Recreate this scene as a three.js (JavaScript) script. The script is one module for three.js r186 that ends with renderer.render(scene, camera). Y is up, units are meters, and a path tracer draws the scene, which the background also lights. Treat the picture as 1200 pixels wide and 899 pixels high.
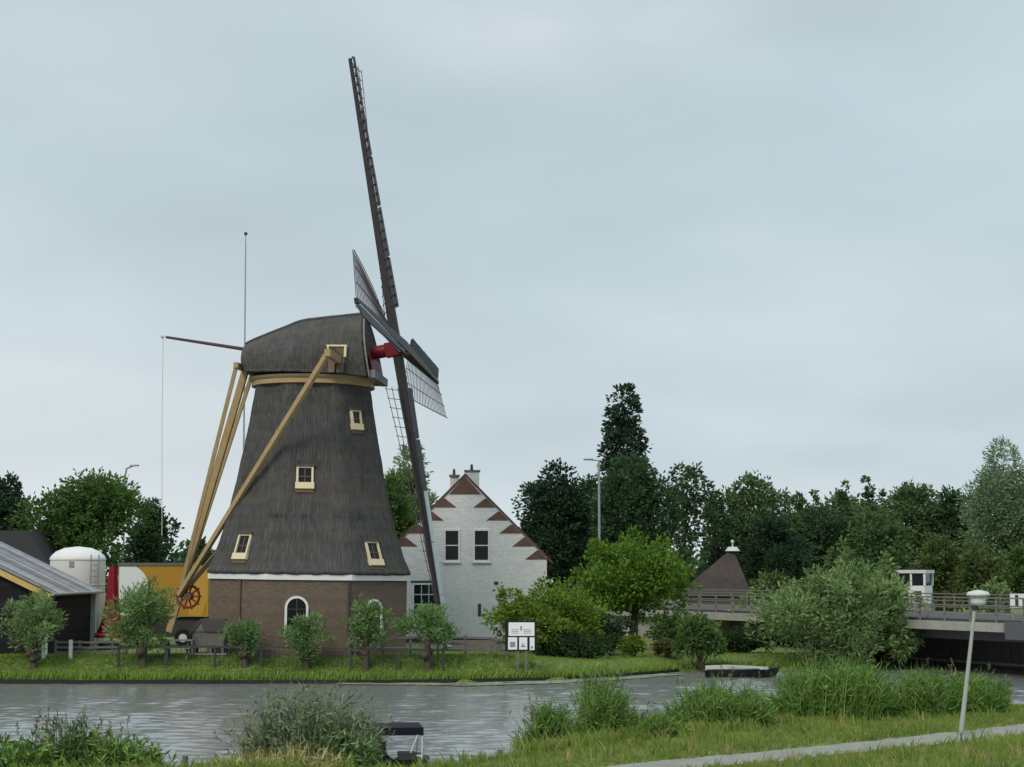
import * as THREE from 'three';
import { mergeGeometries } from 'three/addons/utils/BufferGeometryUtils.js';
import { ImprovedNoise } from 'three/addons/math/ImprovedNoise.js';

// ---------------------------------------------------------------- camera, sky, sun, exposure
const scene = new THREE.Scene();
const F = 2210, EYE = 4.6;                       // focal length in photo pixels (1200 wide), eye height above the water
const PITCH = Math.atan(218.5 / F);
const camera = new THREE.PerspectiveCamera(2 * Math.atan(449.5 / F) * 180 / Math.PI, 1200 / 899, 0.5, 4000);
camera.position.set(0, EYE, 0);
camera.rotation.set(PITCH, 0, 0);
camera.updateMatrixWorld();

const renderer = new THREE.WebGLRenderer({ antialias: true });
renderer.toneMapping = THREE.LinearToneMapping;
renderer.toneMappingExposure = 1.16;
renderer.shadowMap.enabled = true;

const perlin = new ImprovedNoise();
function fbm(x, y, z, oct) { let s = 0, a = 0.5, f = 1; for (let i = 0; i < oct; i++) { s += a * perlin.noise(x * f, y * f, z * f); a *= 0.5; f *= 2.03; } return s; }
{ // overcast sky: even layered cloud, a little brighter overhead
  const W = 2048, H = 1024, d = new Float32Array(W * H * 4);
  for (let j = 0; j < H; j++) {
    const el = ((j + 0.5) / H - 0.5) * Math.PI, ce = Math.cos(el), y = Math.sin(el);
    for (let i = 0; i < W; i++) {
      const az = ((i + 0.5) / W - 0.5) * 2 * Math.PI, x = ce * Math.cos(az), z = ce * Math.sin(az);
      const yy = Math.abs(y), k = 1 / (yy + 0.22);
      const n1 = fbm(x * k * 1.1 + 3.1, yy * 4 + 1.7, z * k * 1.1 + 9.2, 4);
      const n2 = fbm(x * k * 4.2 + 13.1, yy * 17 + 5.2, z * k * 4.2 + 2.2, 4);
      const t = n1 * 0.95 + n2 * 0.22;
      const up = 1 + 0.6 * Math.min(1, Math.max(0, (yy - 0.3) / 0.7));
      let lum = (0.93 + 0.2 * t) * up;
      const warm = Math.max(0, t) * 0.5 + 0.3 * Math.exp(-yy * 10);       // thin cloud and the band above the horizon are whiter
      const da = (az + Math.PI / 2) * 57.3, de = el * 57.3, G2 = (a, e, sa, se) => Math.exp(-(((da - a) / sa) ** 2) - (((de - e) / se) ** 2));
      const thin = G2(1.2, 16.9, 5.5, 1.9) * (0.75 + 0.9 * n2) + 0.75 * G2(-13, 2.5, 11, 5) + 0.3 * G2(-13, 15.5, 5, 3), thick = G2(9.8, 16.6, 3.5, 1.3) + 0.5 * G2(-10, 10.6, 9, 1.6);   // one gap of thinner cloud, the pale low sky, two denser streaks
      const o = (j * W + i) * 4;
      lum *= 1 + 0.13 * thin - 0.1 * thick; const wm = warm + 0.55 * thin; d[o] = lum * (0.49 + 0.15 * wm); d[o + 1] = lum * (0.595 + 0.07 * wm); d[o + 2] = lum * (0.65 + 0.02 * wm); d[o + 3] = 1;
    }
  }
  const sky = new THREE.DataTexture(d, W, H, THREE.RGBAFormat, THREE.FloatType);
  sky.mapping = THREE.EquirectangularReflectionMapping; sky.magFilter = sky.minFilter = THREE.LinearFilter; sky.needsUpdate = true;
  scene.background = sky; scene.environment = sky;
}
const sun = new THREE.DirectionalLight(0xfff1df, 1.5);
sun.position.set(-45, 95, 20); sun.target.position.set(0, 0, -80);
sun.castShadow = true; sun.shadow.radius = 30; sun.shadow.mapSize.set(2048, 2048);
Object.assign(sun.shadow.camera, { left: -90, right: 90, top: 90, bottom: -90, near: 1, far: 400 });
scene.add(sun); scene.add(sun.target);

// ---------------------------------------------------------------- helpers
let seed = 7;
const rnd = () => { seed = (seed + 0x6D2B79F5) | 0; let t = Math.imul(seed ^ (seed >>> 15), 1 | seed); t = (t + Math.imul(t ^ (t >>> 7), 61 | t)) ^ t; return ((t ^ (t >>> 14)) >>> 0) / 4294967296; };
const rr = (a, b) => a + (b - a) * rnd();
const V = (x, y, z) => new THREE.Vector3(x, y, z);
const X = (px, D) => (px - 600) * D / F;                                       // metres to the side at distance D
const Y = (py, D) => EYE + D * Math.tan(PITCH + Math.atan((449.5 - py) / F));  // height above the water
const used = {};
function numbered(n) { if (!(n in used)) { used[n] = 0; return n; } used[n]++; return n + '_' + String(used[n]).padStart(3, '0'); }
function sh(o) { o.castShadow = true; o.receiveShadow = true; return o; }
function mesh(name, geo, mat, parent) {
  const g = Array.isArray(geo) ? merge(geo) : geo;
  const m = sh(new THREE.Mesh(g, mat)); m.name = name; if (parent) parent.add(m); return m;
}
function tag(o, label, category, group) { o.userData.label = label; o.userData.category = category; if (group) o.userData.group = group; return o; }
function thing(name, label, category, pos = [0, 0, 0], group) {
  const g = new THREE.Group(); g.name = numbered(name); g.position.set(...pos); scene.add(g); return tag(g, label, category, group);
}
function single(name, geo, mat, label, category, group) { const m = mesh(numbered(name), geo, mat, scene); return tag(m, label, category, group); }
function struct(name, geo, mat) { const m = mesh(numbered(name), geo, mat, scene); m.userData.kind = 'structure'; return m; }
function boxUV(g) {                                    // uv in metres, by the way each face points
  g = g.index ? g.toNonIndexed() : g; g.computeVertexNormals();
  const p = g.attributes.position, n = g.attributes.normal, uv = new Float32Array(p.count * 2);
  for (let i = 0; i < p.count; i++) {
    const ax = Math.abs(n.getX(i)), ay = Math.abs(n.getY(i)), az = Math.abs(n.getZ(i));
    if (ay > ax && ay > az) { uv[2 * i] = p.getX(i); uv[2 * i + 1] = p.getZ(i); }
    else if (ax > az) { uv[2 * i] = p.getZ(i); uv[2 * i + 1] = p.getY(i); }
    else { uv[2 * i] = p.getX(i); uv[2 * i + 1] = p.getY(i); }
  }
  g.setAttribute('uv', new THREE.BufferAttribute(uv, 2)); return g;
}
function clean(g) { g = g.index ? g.toNonIndexed() : g; for (const k of Object.keys(g.attributes)) if (!['position', 'normal', 'uv'].includes(k)) g.deleteAttribute(k); return g; }
function merge(list) { return list.length === 1 ? list[0] : mergeGeometries(list.map(clean), false); }
function box(w, h, d, x = 0, y = 0, z = 0) { return boxUV(new THREE.BoxGeometry(w, h, d).translate(x, y, z)); }      // centred
function slab(x0, x1, y0, y1, z0, z1) { return box(x1 - x0, y1 - y0, z1 - z0, (x0 + x1) / 2, (y0 + y1) / 2, (z0 + z1) / 2); }
function beam(p, q, w, h = w, w2 = w, h2 = h, hint) {  // squared timber from p to q, tapering; hint = direction of w
  const d = q.clone().sub(p), L = d.length(); d.normalize();
  let a = hint ? hint.clone() : (Math.abs(d.y) > 0.95 ? V(1, 0, 0) : V(0, 1, 0).cross(d));
  a.addScaledVector(d, -a.dot(d)).normalize(); const b = d.clone().cross(a);
  const g = new THREE.BoxGeometry(1, 1, L), P = g.attributes.position;
  for (let i = 0; i < P.count; i++) {
    const t = P.getZ(i) / L + 0.5, x = P.getX(i) * (w + (w2 - w) * t), y = P.getY(i) * (h + (h2 - h) * t);
    const o = p.clone().addScaledVector(d, t * L).addScaledVector(a, x).addScaledVector(b, y); P.setXYZ(i, o.x, o.y, o.z);
  }
  return boxUV(g);
}
function rod(p, q, r, r2 = r, seg = 8) {
  const d = q.clone().sub(p), L = d.length(), g = new THREE.CylinderGeometry(r2, r, L, seg, 1);
  g.translate(0, L / 2, 0).applyQuaternion(new THREE.Quaternion().setFromUnitVectors(V(0, 1, 0), d.normalize())).translate(p.x, p.y, p.z);
  return g;
}
function tube(pts, r, seg = 16, rad = 6) { return new THREE.TubeGeometry(new THREE.CatmullRomCurve3(pts), seg, r, rad, false); }
function prism(pts, z0, z1) { const s = new THREE.Shape(pts.map(p => new THREE.Vector2(p[0], p[1]))); return boxUV(new THREE.ExtrudeGeometry(s, { depth: z1 - z0, bevelEnabled: false }).translate(0, 0, z0)); }

// ---------------------------------------------------------------- procedural textures
function hash(x, y) { let h = Math.imul(x, 374761393) + Math.imul(y, 668265263); h = Math.imul(h ^ (h >>> 13), 1274126177); return ((h ^ (h >>> 16)) >>> 0) / 4294967296; }
function vn(x, y, px, py) { const xi = Math.floor(x), yi = Math.floor(y), fx = x - xi, fy = y - yi, u = fx * fx * (3 - 2 * fx), v = fy * fy * (3 - 2 * fy), m = (a, n) => ((a % n) + n) % n;
  const a = hash(m(xi, px), m(yi, py)), b = hash(m(xi + 1, px), m(yi, py)), c = hash(m(xi, px), m(yi + 1, py)), d = hash(m(xi + 1, px), m(yi + 1, py)); return (a + (b - a) * u) * (1 - v) + (c + (d - c) * u) * v; }
function tn(u, v, fx, fy, oct = 3) { let s = 0, a = 0.5, t = 0; for (let i = 0; i < oct; i++) { s += a * vn(u * fx, v * fy, fx, fy); t += a; a *= 0.55; fx *= 2; fy *= 2; } return s / t; }
const lin2s = c => Math.round(255 * Math.min(1, Math.max(0, c <= 0.0031308 ? 12.92 * c : 1.055 * Math.pow(c, 1 / 2.4) - 0.055)));
function tex(N, M, sx, sy, fn, color = true) {         // fn(u,v) -> linear [r,g,b] or height; tile of sx by sy metres
  const d = new Uint8Array(N * M * 4);
  for (let j = 0; j < M; j++) for (let i = 0; i < N; i++) {
    const c = fn((i + 0.5) / N, (j + 0.5) / M), o = (j * N + i) * 4;
    if (color) { d[o] = lin2s(c[0]); d[o + 1] = lin2s(c[1]); d[o + 2] = lin2s(c[2]); } else d[o] = d[o + 1] = d[o + 2] = Math.round(255 * Math.min(1, Math.max(0, c)));
    d[o + 3] = 255;
  }
  const t = new THREE.DataTexture(d, N, M); t.wrapS = t.wrapT = THREE.RepeatWrapping; t.magFilter = THREE.LinearFilter; t.minFilter = THREE.LinearMipmapLinearFilter; t.generateMipmaps = true;
  if (color) t.colorSpace = THREE.SRGBColorSpace; t.repeat.set(1 / sx, 1 / sy); t.needsUpdate = true; return t;
}
const mix3 = (a, b, t) => [a[0] + (b[0] - a[0]) * t, a[1] + (b[1] - a[1]) * t, a[2] + (b[2] - a[2]) * t];
const S = (o) => new THREE.MeshPhysicalMaterial(Object.assign({ roughness: 0.85, side: THREE.DoubleSide, specularIntensity: 0.4 }, o));
const C = (r, g, b) => new THREE.Color().setRGB(r, g, b);

const thatchH = (u, v) => 0.55 * tn(u, v, 220, 14, 2) + 0.3 * tn(u, v, 60, 24, 3) + 0.15 * tn(u, v, 9, 9, 3);
const thatch = S({ roughness: 0.98,
  map: tex(1024, 1024, 6, 6, (u, v) => { const h = thatchH(u, v), p = tn(u, v, 5, 7, 4), m = tn(u + 0.37, v, 7, 12, 4); let c = mix3([0.026, 0.026, 0.027], [0.125, 0.12, 0.118], h); c = mix3(c, [0.105, 0.09, 0.075], Math.max(0, p - 0.5) * 3); c = mix3(c, [0.06, 0.068, 0.045], Math.max(0, m - 0.56) * 2.4); const band = 0.7 + 0.6 * (0.5 * tn(u, v, 3, 26, 3) + 0.5 * tn(u + 0.7, v, 11, 9, 3)); return c.map(q => q * band); }),
  bumpMap: tex(1024, 1024, 6, 6, thatchH, false), bumpScale: 0.08 });
function brickTex(base, dark, mortar, vary) { const nx = 10, ny = 32;
  return tex(512, 512, 2.2, 2.2, (u, v) => { const row = Math.floor(v * ny), off = (row % 2) * 0.5, bx = u * nx + off, col = Math.floor(bx) % nx, fx = bx - Math.floor(bx), fy = v * ny - row; const h = hash(col + 17, row + 3), n = tn(u, v, 6, 6, 4), f = tn(u, v, 70, 70, 2);
    if (fx < 0.045 || fy < 0.14) return mix3(mortar, dark, n * 0.4); let c = mix3(dark, base, 0.25 + 0.75 * h * vary + (1 - vary) * 0.6); c = mix3(c, mortar, Math.max(0, n - 0.55) * 0.8); return c.map(q => q * (0.85 + 0.3 * f)); }); }
const brickH = () => tex(512, 512, 2.2, 2.2, (u, v) => { const nx = 10, ny = 32, row = Math.floor(v * ny), bx = u * nx + (row % 2) * 0.5, fx = bx - Math.floor(bx), fy = v * ny - row; return (fx < 0.045 || fy < 0.14) ? 0 : 0.7 + 0.3 * tn(u, v, 60, 60, 2); }, false);
const brown = S({ map: brickTex([0.17, 0.125, 0.095], [0.1, 0.078, 0.062], [0.18, 0.165, 0.145], 0.9), bumpMap: brickH(), bumpScale: 0.012 });
const whiteBrick = S({ map: brickTex([0.74, 0.745, 0.75], [0.56, 0.57, 0.59], [0.64, 0.65, 0.66], 0.8), bumpMap: brickH(), bumpScale: 0.012, roughness: 0.8 });
const redBrick = S({ map: brickTex([0.16, 0.085, 0.07], [0.09, 0.052, 0.045], [0.17, 0.14, 0.125], 0.9), bumpMap: brickH(), bumpScale: 0.012 });
function woodMat(a, b, rough = 0.8) { return S({ roughness: rough, map: tex(256, 256, 1.1, 1.1, (u, v) => mix3(a, b, 0.6 * tn(u, v, 40, 5, 3) + 0.4 * tn(u, v, 6, 6, 4))), bumpMap: tex(256, 256, 1.1, 1.1, (u, v) => tn(u, v, 60, 6, 2), false), bumpScale: 0.006 }); }
const ochreWood = woodMat([0.27, 0.185, 0.085], [0.46, 0.345, 0.19]);
const creamPaint = woodMat([0.6, 0.5, 0.31], [0.74, 0.65, 0.45], 0.6);
const greyWood = woodMat([0.09, 0.085, 0.08], [0.19, 0.18, 0.17]);
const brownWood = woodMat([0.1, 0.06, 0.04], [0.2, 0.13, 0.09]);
const blackBoard = S({ roughness: 0.8, map: tex(256, 256, 2, 1.2, (u, v) => mix3([0.008, 0.008, 0.011], [0.024, 0.023, 0.028], 0.6 * tn(u, v, 6, 60, 3) + 0.4 * hash(5, Math.floor(v * 6)))), bumpMap: tex(64, 256, 2, 1.2, (u, v) => (v * 6) % 1, false), bumpScale: 0.03 });
const tarred = S({ color: C(0.028, 0.024, 0.028), roughness: 0.6 });
const stockMat = woodMat([0.02, 0.017, 0.02], [0.05, 0.042, 0.047], 0.55);
const latheMat = S({ color: C(0.07, 0.055, 0.065), roughness: 0.7 });
const plankGrey = woodMat([0.16, 0.16, 0.17], [0.3, 0.3, 0.31]);
const plankDark = woodMat([0.05, 0.055, 0.065], [0.12, 0.125, 0.14]);
const redPaint = S({ color: C(0.18, 0.008, 0.022), roughness: 0.45 });
const whitePaint = woodMat([0.62, 0.63, 0.62], [0.76, 0.77, 0.76], 0.5);
const palePaint = woodMat([0.42, 0.47, 0.47], [0.62, 0.66, 0.67], 0.5);
const glassDark = S({ color: C(0.012, 0.014, 0.018), roughness: 0.08 });
const steel = S({ color: C(0.34, 0.36, 0.37), roughness: 0.45, metalness: 0.6 });
const paleSteel = S({ color: C(0.55, 0.57, 0.56), roughness: 0.5 });
const darkSteel = S({ color: C(0.05, 0.052, 0.055), roughness: 0.5 });
const concrete = S({ roughness: 0.9, map: tex(256, 256, 3, 3, (u, v) => mix3([0.26, 0.25, 0.23], [0.42, 0.41, 0.38], 0.5 * tn(u, v, 7, 7, 5) + 0.5 * tn(u, v, 24, 3, 3))) });
const roofTile = S({ roughness: 0.85, map: tex(256, 256, 2, 2, (u, v) => mix3([0.1, 0.04, 0.03], [0.2, 0.08, 0.06], tn(u, v, 12, 12, 4))) });
const bankShade = woodMat([0.015, 0.014, 0.012], [0.04, 0.036, 0.03]);  // near-black, the shadow under the bank edge put into the colour
const barkMat = S({ roughness: 1, map: tex(128, 128, 1, 1, (u, v) => mix3([0.045, 0.038, 0.03], [0.12, 0.1, 0.08], 0.6 * tn(u, v, 20, 5, 3) + 0.4 * tn(u, v, 5, 5, 3))), bumpMap: tex(128, 128, 1, 1, (u, v) => tn(u, v, 24, 5, 3), false), bumpScale: 0.03 });
const leafMat = new THREE.MeshPhysicalMaterial({ vertexColors: true, roughness: 1, side: THREE.DoubleSide, transmission: 0.3, thickness: 0, specularIntensity: 0.2 });
const bladeMat = new THREE.MeshStandardMaterial({ vertexColors: true, roughness: 0.8, side: THREE.DoubleSide });

// ---------------------------------------------------------------- terrain
const farShore = [[-260, -80], [-60, -78.5], [-24, -77.6], [-12, -77.4], [-2, -77.8], [2, -79.6], [5, -82.5], [7.6, -86], [12, -87.5], [14.6, -88], [17.5, -92], [19, -99], [21.5, -101], [40, -104], [120, -110], [260, -118]];
const nearShore = [[-260, -22], [-60, -34], [-14, -39.6], [-8, -41.3], [-6, -41.9], [-4.5, -42.3], [-2.6, -43.0], [-1.2, -44.4], [0.2, -46.5], [3, -50.2], [7, -54.2], [11, -57.8], [16.4, -62.6], [24, -67], [34, -72], [60, -80], [120, -92], [260, -108]];
function shoreZ(line, x) { for (let i = 0; i < line.length - 1; i++) if (x <= line[i + 1][0]) { const t = (x - line[i][0]) / (line[i + 1][0] - line[i][0]); return line[i][1] + (line[i + 1][1] - line[i][1]) * Math.max(0, t); } return line[line.length - 1][1]; }
const smooth = (a, b, t) => { t = Math.min(1, Math.max(0, (t - a) / (b - a))); return t * t * (3 - 2 * t); };
function farH(x, z) { const d = shoreZ(farShore, x) - z; const g = 0.9 - 0.3 * smooth(-1, 4, x); return -0.5 + 0.66 * smooth(-0.25, 0.02, d) + (g - 0.16) * smooth(0, 3.2, d) + 0.03 * fbm(x * 0.5, z * 0.5, 2, 2) * smooth(0, 1, d); }
function nearH(x, z) { const d = z - shoreZ(nearShore, x); return -0.5 + 0.62 * smooth(-0.4, 0.05, d) + 0.23 * smooth(0, 3, d) + 0.06 * fbm(x * 0.6, z * 0.6, 7, 2) * smooth(0, 1, d) + 2.4 * smooth(-34, -6, z); }
function sheet(xs, zs, hf) {
  const nx = xs.length, nz = zs[0].length, pos = new Float32Array(nx * nz * 3), uv = new Float32Array(nx * nz * 2), idx = [];
  for (let i = 0; i < nx; i++) for (let j = 0; j < nz; j++) { const o = i * nz + j, x = xs[i], z = zs[i][j]; pos.set([x, hf(x, z), z], o * 3); uv.set([x, z], o * 2); if (i && j) idx.push(o - nz - 1, o - 1, o - nz, o - nz, o - 1, o); }
  const g = new THREE.BufferGeometry(); g.setAttribute('position', new THREE.BufferAttribute(pos, 3)); g.setAttribute('uv', new THREE.BufferAttribute(uv, 2)); g.setIndex(idx); g.computeVertexNormals(); return g;
}
const grassTex = tex(1024, 1024, 9, 9, (u, v) => { const a = tn(u, v, 6, 6, 5), b = tn(u + 0.4, v + 0.2, 90, 90, 2), c = tn(u, v + 0.6, 14, 14, 4); let k = mix3([0.1, 0.14, 0.04], [0.21, 0.26, 0.07], 0.5 * a + 0.5 * b); k = mix3(k, [0.2, 0.18, 0.09], Math.max(0, c - 0.58) * 1.6); return k; });
const grassGround = S({ map: grassTex, roughness: 1, bumpMap: tex(512, 512, 4, 4, (u, v) => tn(u, v, 60, 60, 3), false), bumpScale: 0.06 });
{
  const xs = [], step = []; for (let x = -260; x < -30; x += 5) xs.push(x); for (let x = -30; x < 34; x += 0.4) xs.push(x); for (let x = 34; x <= 260; x += 5) xs.push(x);
  const dz = [-0.3, -0.22, -0.15, -0.1, -0.05, 0, 0.03, 0.1, 0.3, 0.6, 1, 1.5, 2, 2.5, 3, 3.5, 4.5, 6, 8, 11, 15, 20, 30, 50, 90, 160, 300, 700, 2200];
  struct('ground', sheet(xs, xs.map(x => dz.map(d => shoreZ(farShore, x) - d)), farH), grassGround);
  const dn = [-0.45, -0.3, -0.15, -0.05, 0.05, 0.2, 0.5, 0.9, 1.4, 2, 2.6, 3.2, 4, 5, 6, 7, 8, 9, 10, 12, 14, 17, 20, 24, 28, 34, 42, 55, 90];
  struct('ground', sheet(xs, xs.map(x => dn.map(d => shoreZ(nearShore, x) + d)), nearH), grassGround);
}
{ // river, its wind ripples built as waves
  const xs = [], zs = []; for (let x = -260; x < -23; x += 9) xs.push(x); for (let x = -23; x < 25; x += 0.24) xs.push(x); for (let x = 25; x <= 260; x += 9) xs.push(x);
  for (let z = -12; z > -41; z -= 1.5) zs.push(z); for (let z = -41; z > -68; z -= 0.07) zs.push(z); for (let z = -68; z > -90; z -= 0.1) zs.push(z); for (let z = -90; z > -150; z -= 1.5) zs.push(z);
  seed = 5; const ws = []; for (let i = 0; i < 15; i++) { const lam = 0.34 * Math.pow(1.19, i * 0.5), th = rr(-0.95, 0.95); ws.push([Math.sin(th) * 6.283 / lam, Math.cos(th) * 6.283 / lam, rr(0, 6.283), lam * 0.0062]); }
  const wav = (x, z) => { const gust = 0.8 + 0.9 * fbm(x * 0.09, z * 0.16, 1.3, 2); let h = 0; const wx = x + 0.5 * perlin.noise(x * 0.4, z * 0.4, 2), wz = z + 0.5 * perlin.noise(x * 0.4, z * 0.4, 9); for (const [a, b, p, m] of ws) h += m * Math.sin(a * wx + b * wz + p); return h * gust * (z < -90 || z > -41 || Math.abs(x) > 24 ? 0.2 : 1); };
  struct('river_water', sheet(xs, xs.map(() => zs), wav), new THREE.MeshPhysicalMaterial({ color: C(0.18, 0.185, 0.187), roughness: 0.18, ior: 3.1 }));
}
{ // dark boards added to draw the undercut shadow along the far bank
  const g = thing('bank_shade_strip', 'added dark strip for the shadow line along the grassy far shore', 'edging');
  for (let x = -30; x < 7.4; x += 1.2) { const x1 = Math.min(7.5, x + 1.19), a = V(x, 0, shoreZ(farShore, x) + 0.06), b = V(x1, 0, shoreZ(farShore, x1) + 0.06); a.y = b.y = -0.02 + 0.03 * hash(Math.round(x * 10) & 1023, 4); mesh('shade_board', beam(a, b, 0.05, 0.34), bankShade, g); }
}
const pathPts = [[-9, -31.5], [-2, -36.9], [2.97, -41.2], [5.9, -43.8], [11.3, -48.7], [14, -51.5], [24, -60], [40, -70]];
{ // asphalt path along the near bank
  const curve = new THREE.CatmullRomCurve3(pathPts.map(p => V(p[0], 0, p[1]))), n = 120, pos = [], uv = [], idx = []; let len = 0, last = null;
  for (let i = 0; i <= n; i++) { const p = curve.getPoint(i / n), t = curve.getTangent(i / n), s = V(-t.z, 0, t.x); if (last) len += p.distanceTo(last); last = p;
    for (let k = 0; k < 5; k++) { const w = (k / 4 - 0.5) * (1.75 + 0.16 * fbm(len * 0.7, k * 2.1, 3, 2) * (k % 4 ? 0 : 3)), x = p.x + s.x * w, z = p.z + s.z * w; pos.push(x, nearH(x, z) + 0.03 - 0.015 * Math.abs(k / 2 - 1), z); uv.push(w, len); if (i && k) { const o = i * 5 + k; idx.push(o - 6, o - 5, o - 1, o - 5, o, o - 1); } } }
  const g = new THREE.BufferGeometry(); g.setAttribute('position', new THREE.Float32BufferAttribute(pos, 3)); g.setAttribute('uv', new THREE.Float32BufferAttribute(uv, 2)); g.setIndex(idx); g.computeVertexNormals();
  struct('path', g, S({ roughness: 0.95, map: tex(512, 512, 4, 4, (u, v) => { const a = tn(u, v, 6, 6, 4), b = tn(u, v, 120, 120, 2); return mix3([0.2, 0.195, 0.175], [0.36, 0.35, 0.31], 0.75 * a + 0.4 * b - 0.08); }), bumpMap: tex(256, 256, 1, 1, (u, v) => tn(u, v, 60, 60, 2), false), bumpScale: 0.01 }));
}

// ---------------------------------------------------------------- windmill
const MG = 0.9;                                                   // yard level
{
  const cx = -9.14, cz = -85, mill = thing('windmill', 'thatched eight-sided windmill with brown brick base and four lattice sails', 'windmill', [cx, MG, cz]);
  mill.rotation.z = -0.012;
  const A0 = Math.atan2(-cx, -cz) , dirA = a => V(Math.sin(a), 0, Math.cos(a));
  const prof = [[3.56, 4.5], [3.62, 4.47], [4.2, 4.2], [5.0, 3.95], [5.84, 3.7], [7.0, 3.42], [7.99, 3.22], [9.0, 3.03], [9.95, 2.86], [11.0, 2.68], [11.8, 2.56], [12.1, 2.52]];
  const apo = y => { for (let i = 0; i < prof.length - 1; i++) if (y <= prof[i + 1][0]) { const t = (y - prof[i][0]) / (prof[i + 1][0] - prof[i][0]); return prof[i][1] + (prof[i + 1][1] - prof[i][1]) * t; } return 2.5; };
  function octR(a, p) { let s = 0; for (let k = 0; k < 8; k++) { const c = Math.cos(a - A0 - k * Math.PI / 4); if (c > 0) s += Math.pow(c, p); } return 1 / Math.pow(s, 1 / p); }
  { // thatched body
    const nA = 160, ys = []; for (let i = 0; i <= 70; i++) ys.push(3.56 + (12.1 - 3.56) * i / 70);
    const rings = [[3.5, 4.1], [3.47, 4.36], ...ys.map(y => [y, null])], pos = [], uv = [], idx = [];
    rings.forEach(([y, a0], j) => { for (let i = 0; i <= nA; i++) { const a = i / nA * 2 * Math.PI, A = a0 === null ? apo(y) : a0; const n = 0.07 * fbm(Math.cos(a) * 5, y * 1.1, Math.sin(a) * 5, 3); const r = A * octR(a, 46) + (a0 === null ? n : 0);
      pos.push(Math.sin(a) * r, y + (j < 3 ? 0.09 * fbm(a * 9, 1, 2, 3) : 0), Math.cos(a) * r); uv.push(a * 4, y); if (i && j) { const o = j * (nA + 1) + i; idx.push(o - nA - 2, o - nA - 1, o - 1, o - nA - 1, o, o - 1); } } });
    const g = new THREE.BufferGeometry(); g.setAttribute('position', new THREE.Float32BufferAttribute(pos, 3)); g.setAttribute('uv', new THREE.Float32BufferAttribute(uv, 2)); g.setIndex(idx); g.computeVertexNormals();
    mesh('thatched_body', g, thatch, mill);
  }
  function octPrism(y0, y1, r0, r1 = r0, p = 900, uvs = 1) { const nA = 8, pos = [], uv = [], idx = []; // flat-sided ring wall
    for (let k = 0; k < nA; k++) { const a = A0 + k * Math.PI / 4, t = Math.PI / 8; for (const [s, y, r] of [[-1, y0, r0], [1, y0, r0], [1, y1, r1], [-1, y1, r1]]) { const R = r / Math.cos(t), b = a + s * t; pos.push(Math.sin(b) * R, y, Math.cos(b) * R); uv.push(k * 3.6 + s * r * Math.tan(t), y); } const o = k * 4; idx.push(o, o + 1, o + 2, o, o + 2, o + 3); }
    const g = new THREE.BufferGeometry(); g.setAttribute('position', new THREE.Float32BufferAttribute(pos, 3)); g.setAttribute('uv', new THREE.Float32BufferAttribute(uv, 2)); g.setIndex(idx); const h = g.toNonIndexed(); h.computeVertexNormals(); return h; }
  const wall = mesh('brick_base', octPrism(-0.3, 3.4, 4.3), brown, mill);
  mesh('brick_plinth', merge([octPrism(-0.3, 0.35, 4.36), octPrism(0.35, 0.4, 4.36, 4.3)]), brown, mill);
  mesh('white_eaves_board', merge([octPrism(3.28, 3.52, 4.4), octPrism(3.27, 3.28, 4.3, 4.4), octPrism(3.52, 3.53, 4.4, 4.25)]), whitePaint, mill);
  function onFace(k, y, off, ap, lean = 0) { const a = A0 + k * Math.PI / 4, n = dirA(a), t = V(Math.cos(a), 0, -Math.sin(a)), up = V(0, Math.cos(lean), 0).addScaledVector(n, -Math.sin(lean)), nn = t.clone().cross(up); const m = new THREE.Matrix4().makeBasis(t, up, nn); m.setPosition(n.multiplyScalar(ap).add(V(0, y, 0)).addScaledVector(t, off)); return m; }
  function thatchWindow(k, yc, off, w, h) {
    const lean = Math.atan2(apo(yc - h / 2) - apo(yc + h / 2), h), m = onFace(k, yc, off, apo(yc), lean), T = g => g.applyMatrix4(m);
    const win = mesh('window', T(merge([slab(-w / 2 - 0.09, -w / 2, -h / 2, h / 2, -0.06, 0.1), slab(w / 2, w / 2 + 0.09, -h / 2, h / 2, -0.06, 0.1), slab(-w / 2, w / 2, h / 2 - 0.06, h / 2, -0.06, 0.09)])), creamPaint, mill);
    mesh('pane', T(slab(-w / 2, w / 2, -h / 2 + 0.24, h / 2, -0.05, 0.03)), glassDark, win);
    mesh('sill', T(slab(-w / 2 - 0.13, w / 2 + 0.13, -h / 2 - 0.04, -h / 2 + 0.24, -0.05, 0.13)), creamPaint, win);
    mesh('glazing_bar', T(merge([slab(-0.02, 0.02, -h / 2 + 0.24, h / 2, 0.03, 0.05), slab(-w / 2, w / 2, 0.02, 0.06, 0.03, 0.052)])), brownWood, win);
    mesh('lintel', T(slab(-w / 2 - 0.15, w / 2 + 0.15, h / 2, h / 2 + 0.1, -0.05, 0.16)), thatch, win);
    mesh('drip_board', T(slab(-w / 2 - 0.1, w / 2 + 0.1, -h / 2 - 0.2, -h / 2 - 0.04, -0.05, 0.05)), brownWood, win);
  }
  thatchWindow(0, Y(560, 82) - MG, -0.28, 0.56, 0.95);
  thatchWindow(1, Y(492, 83.4) - MG, -0.12, 0.44, 0.85);
  thatchWindow(-1, Y(642, 82.5) - MG, 0.02, 0.62, 1.1);
  thatchWindow(1, Y(648, 82.5) - MG, -0.25, 0.62, 1.05);
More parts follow.
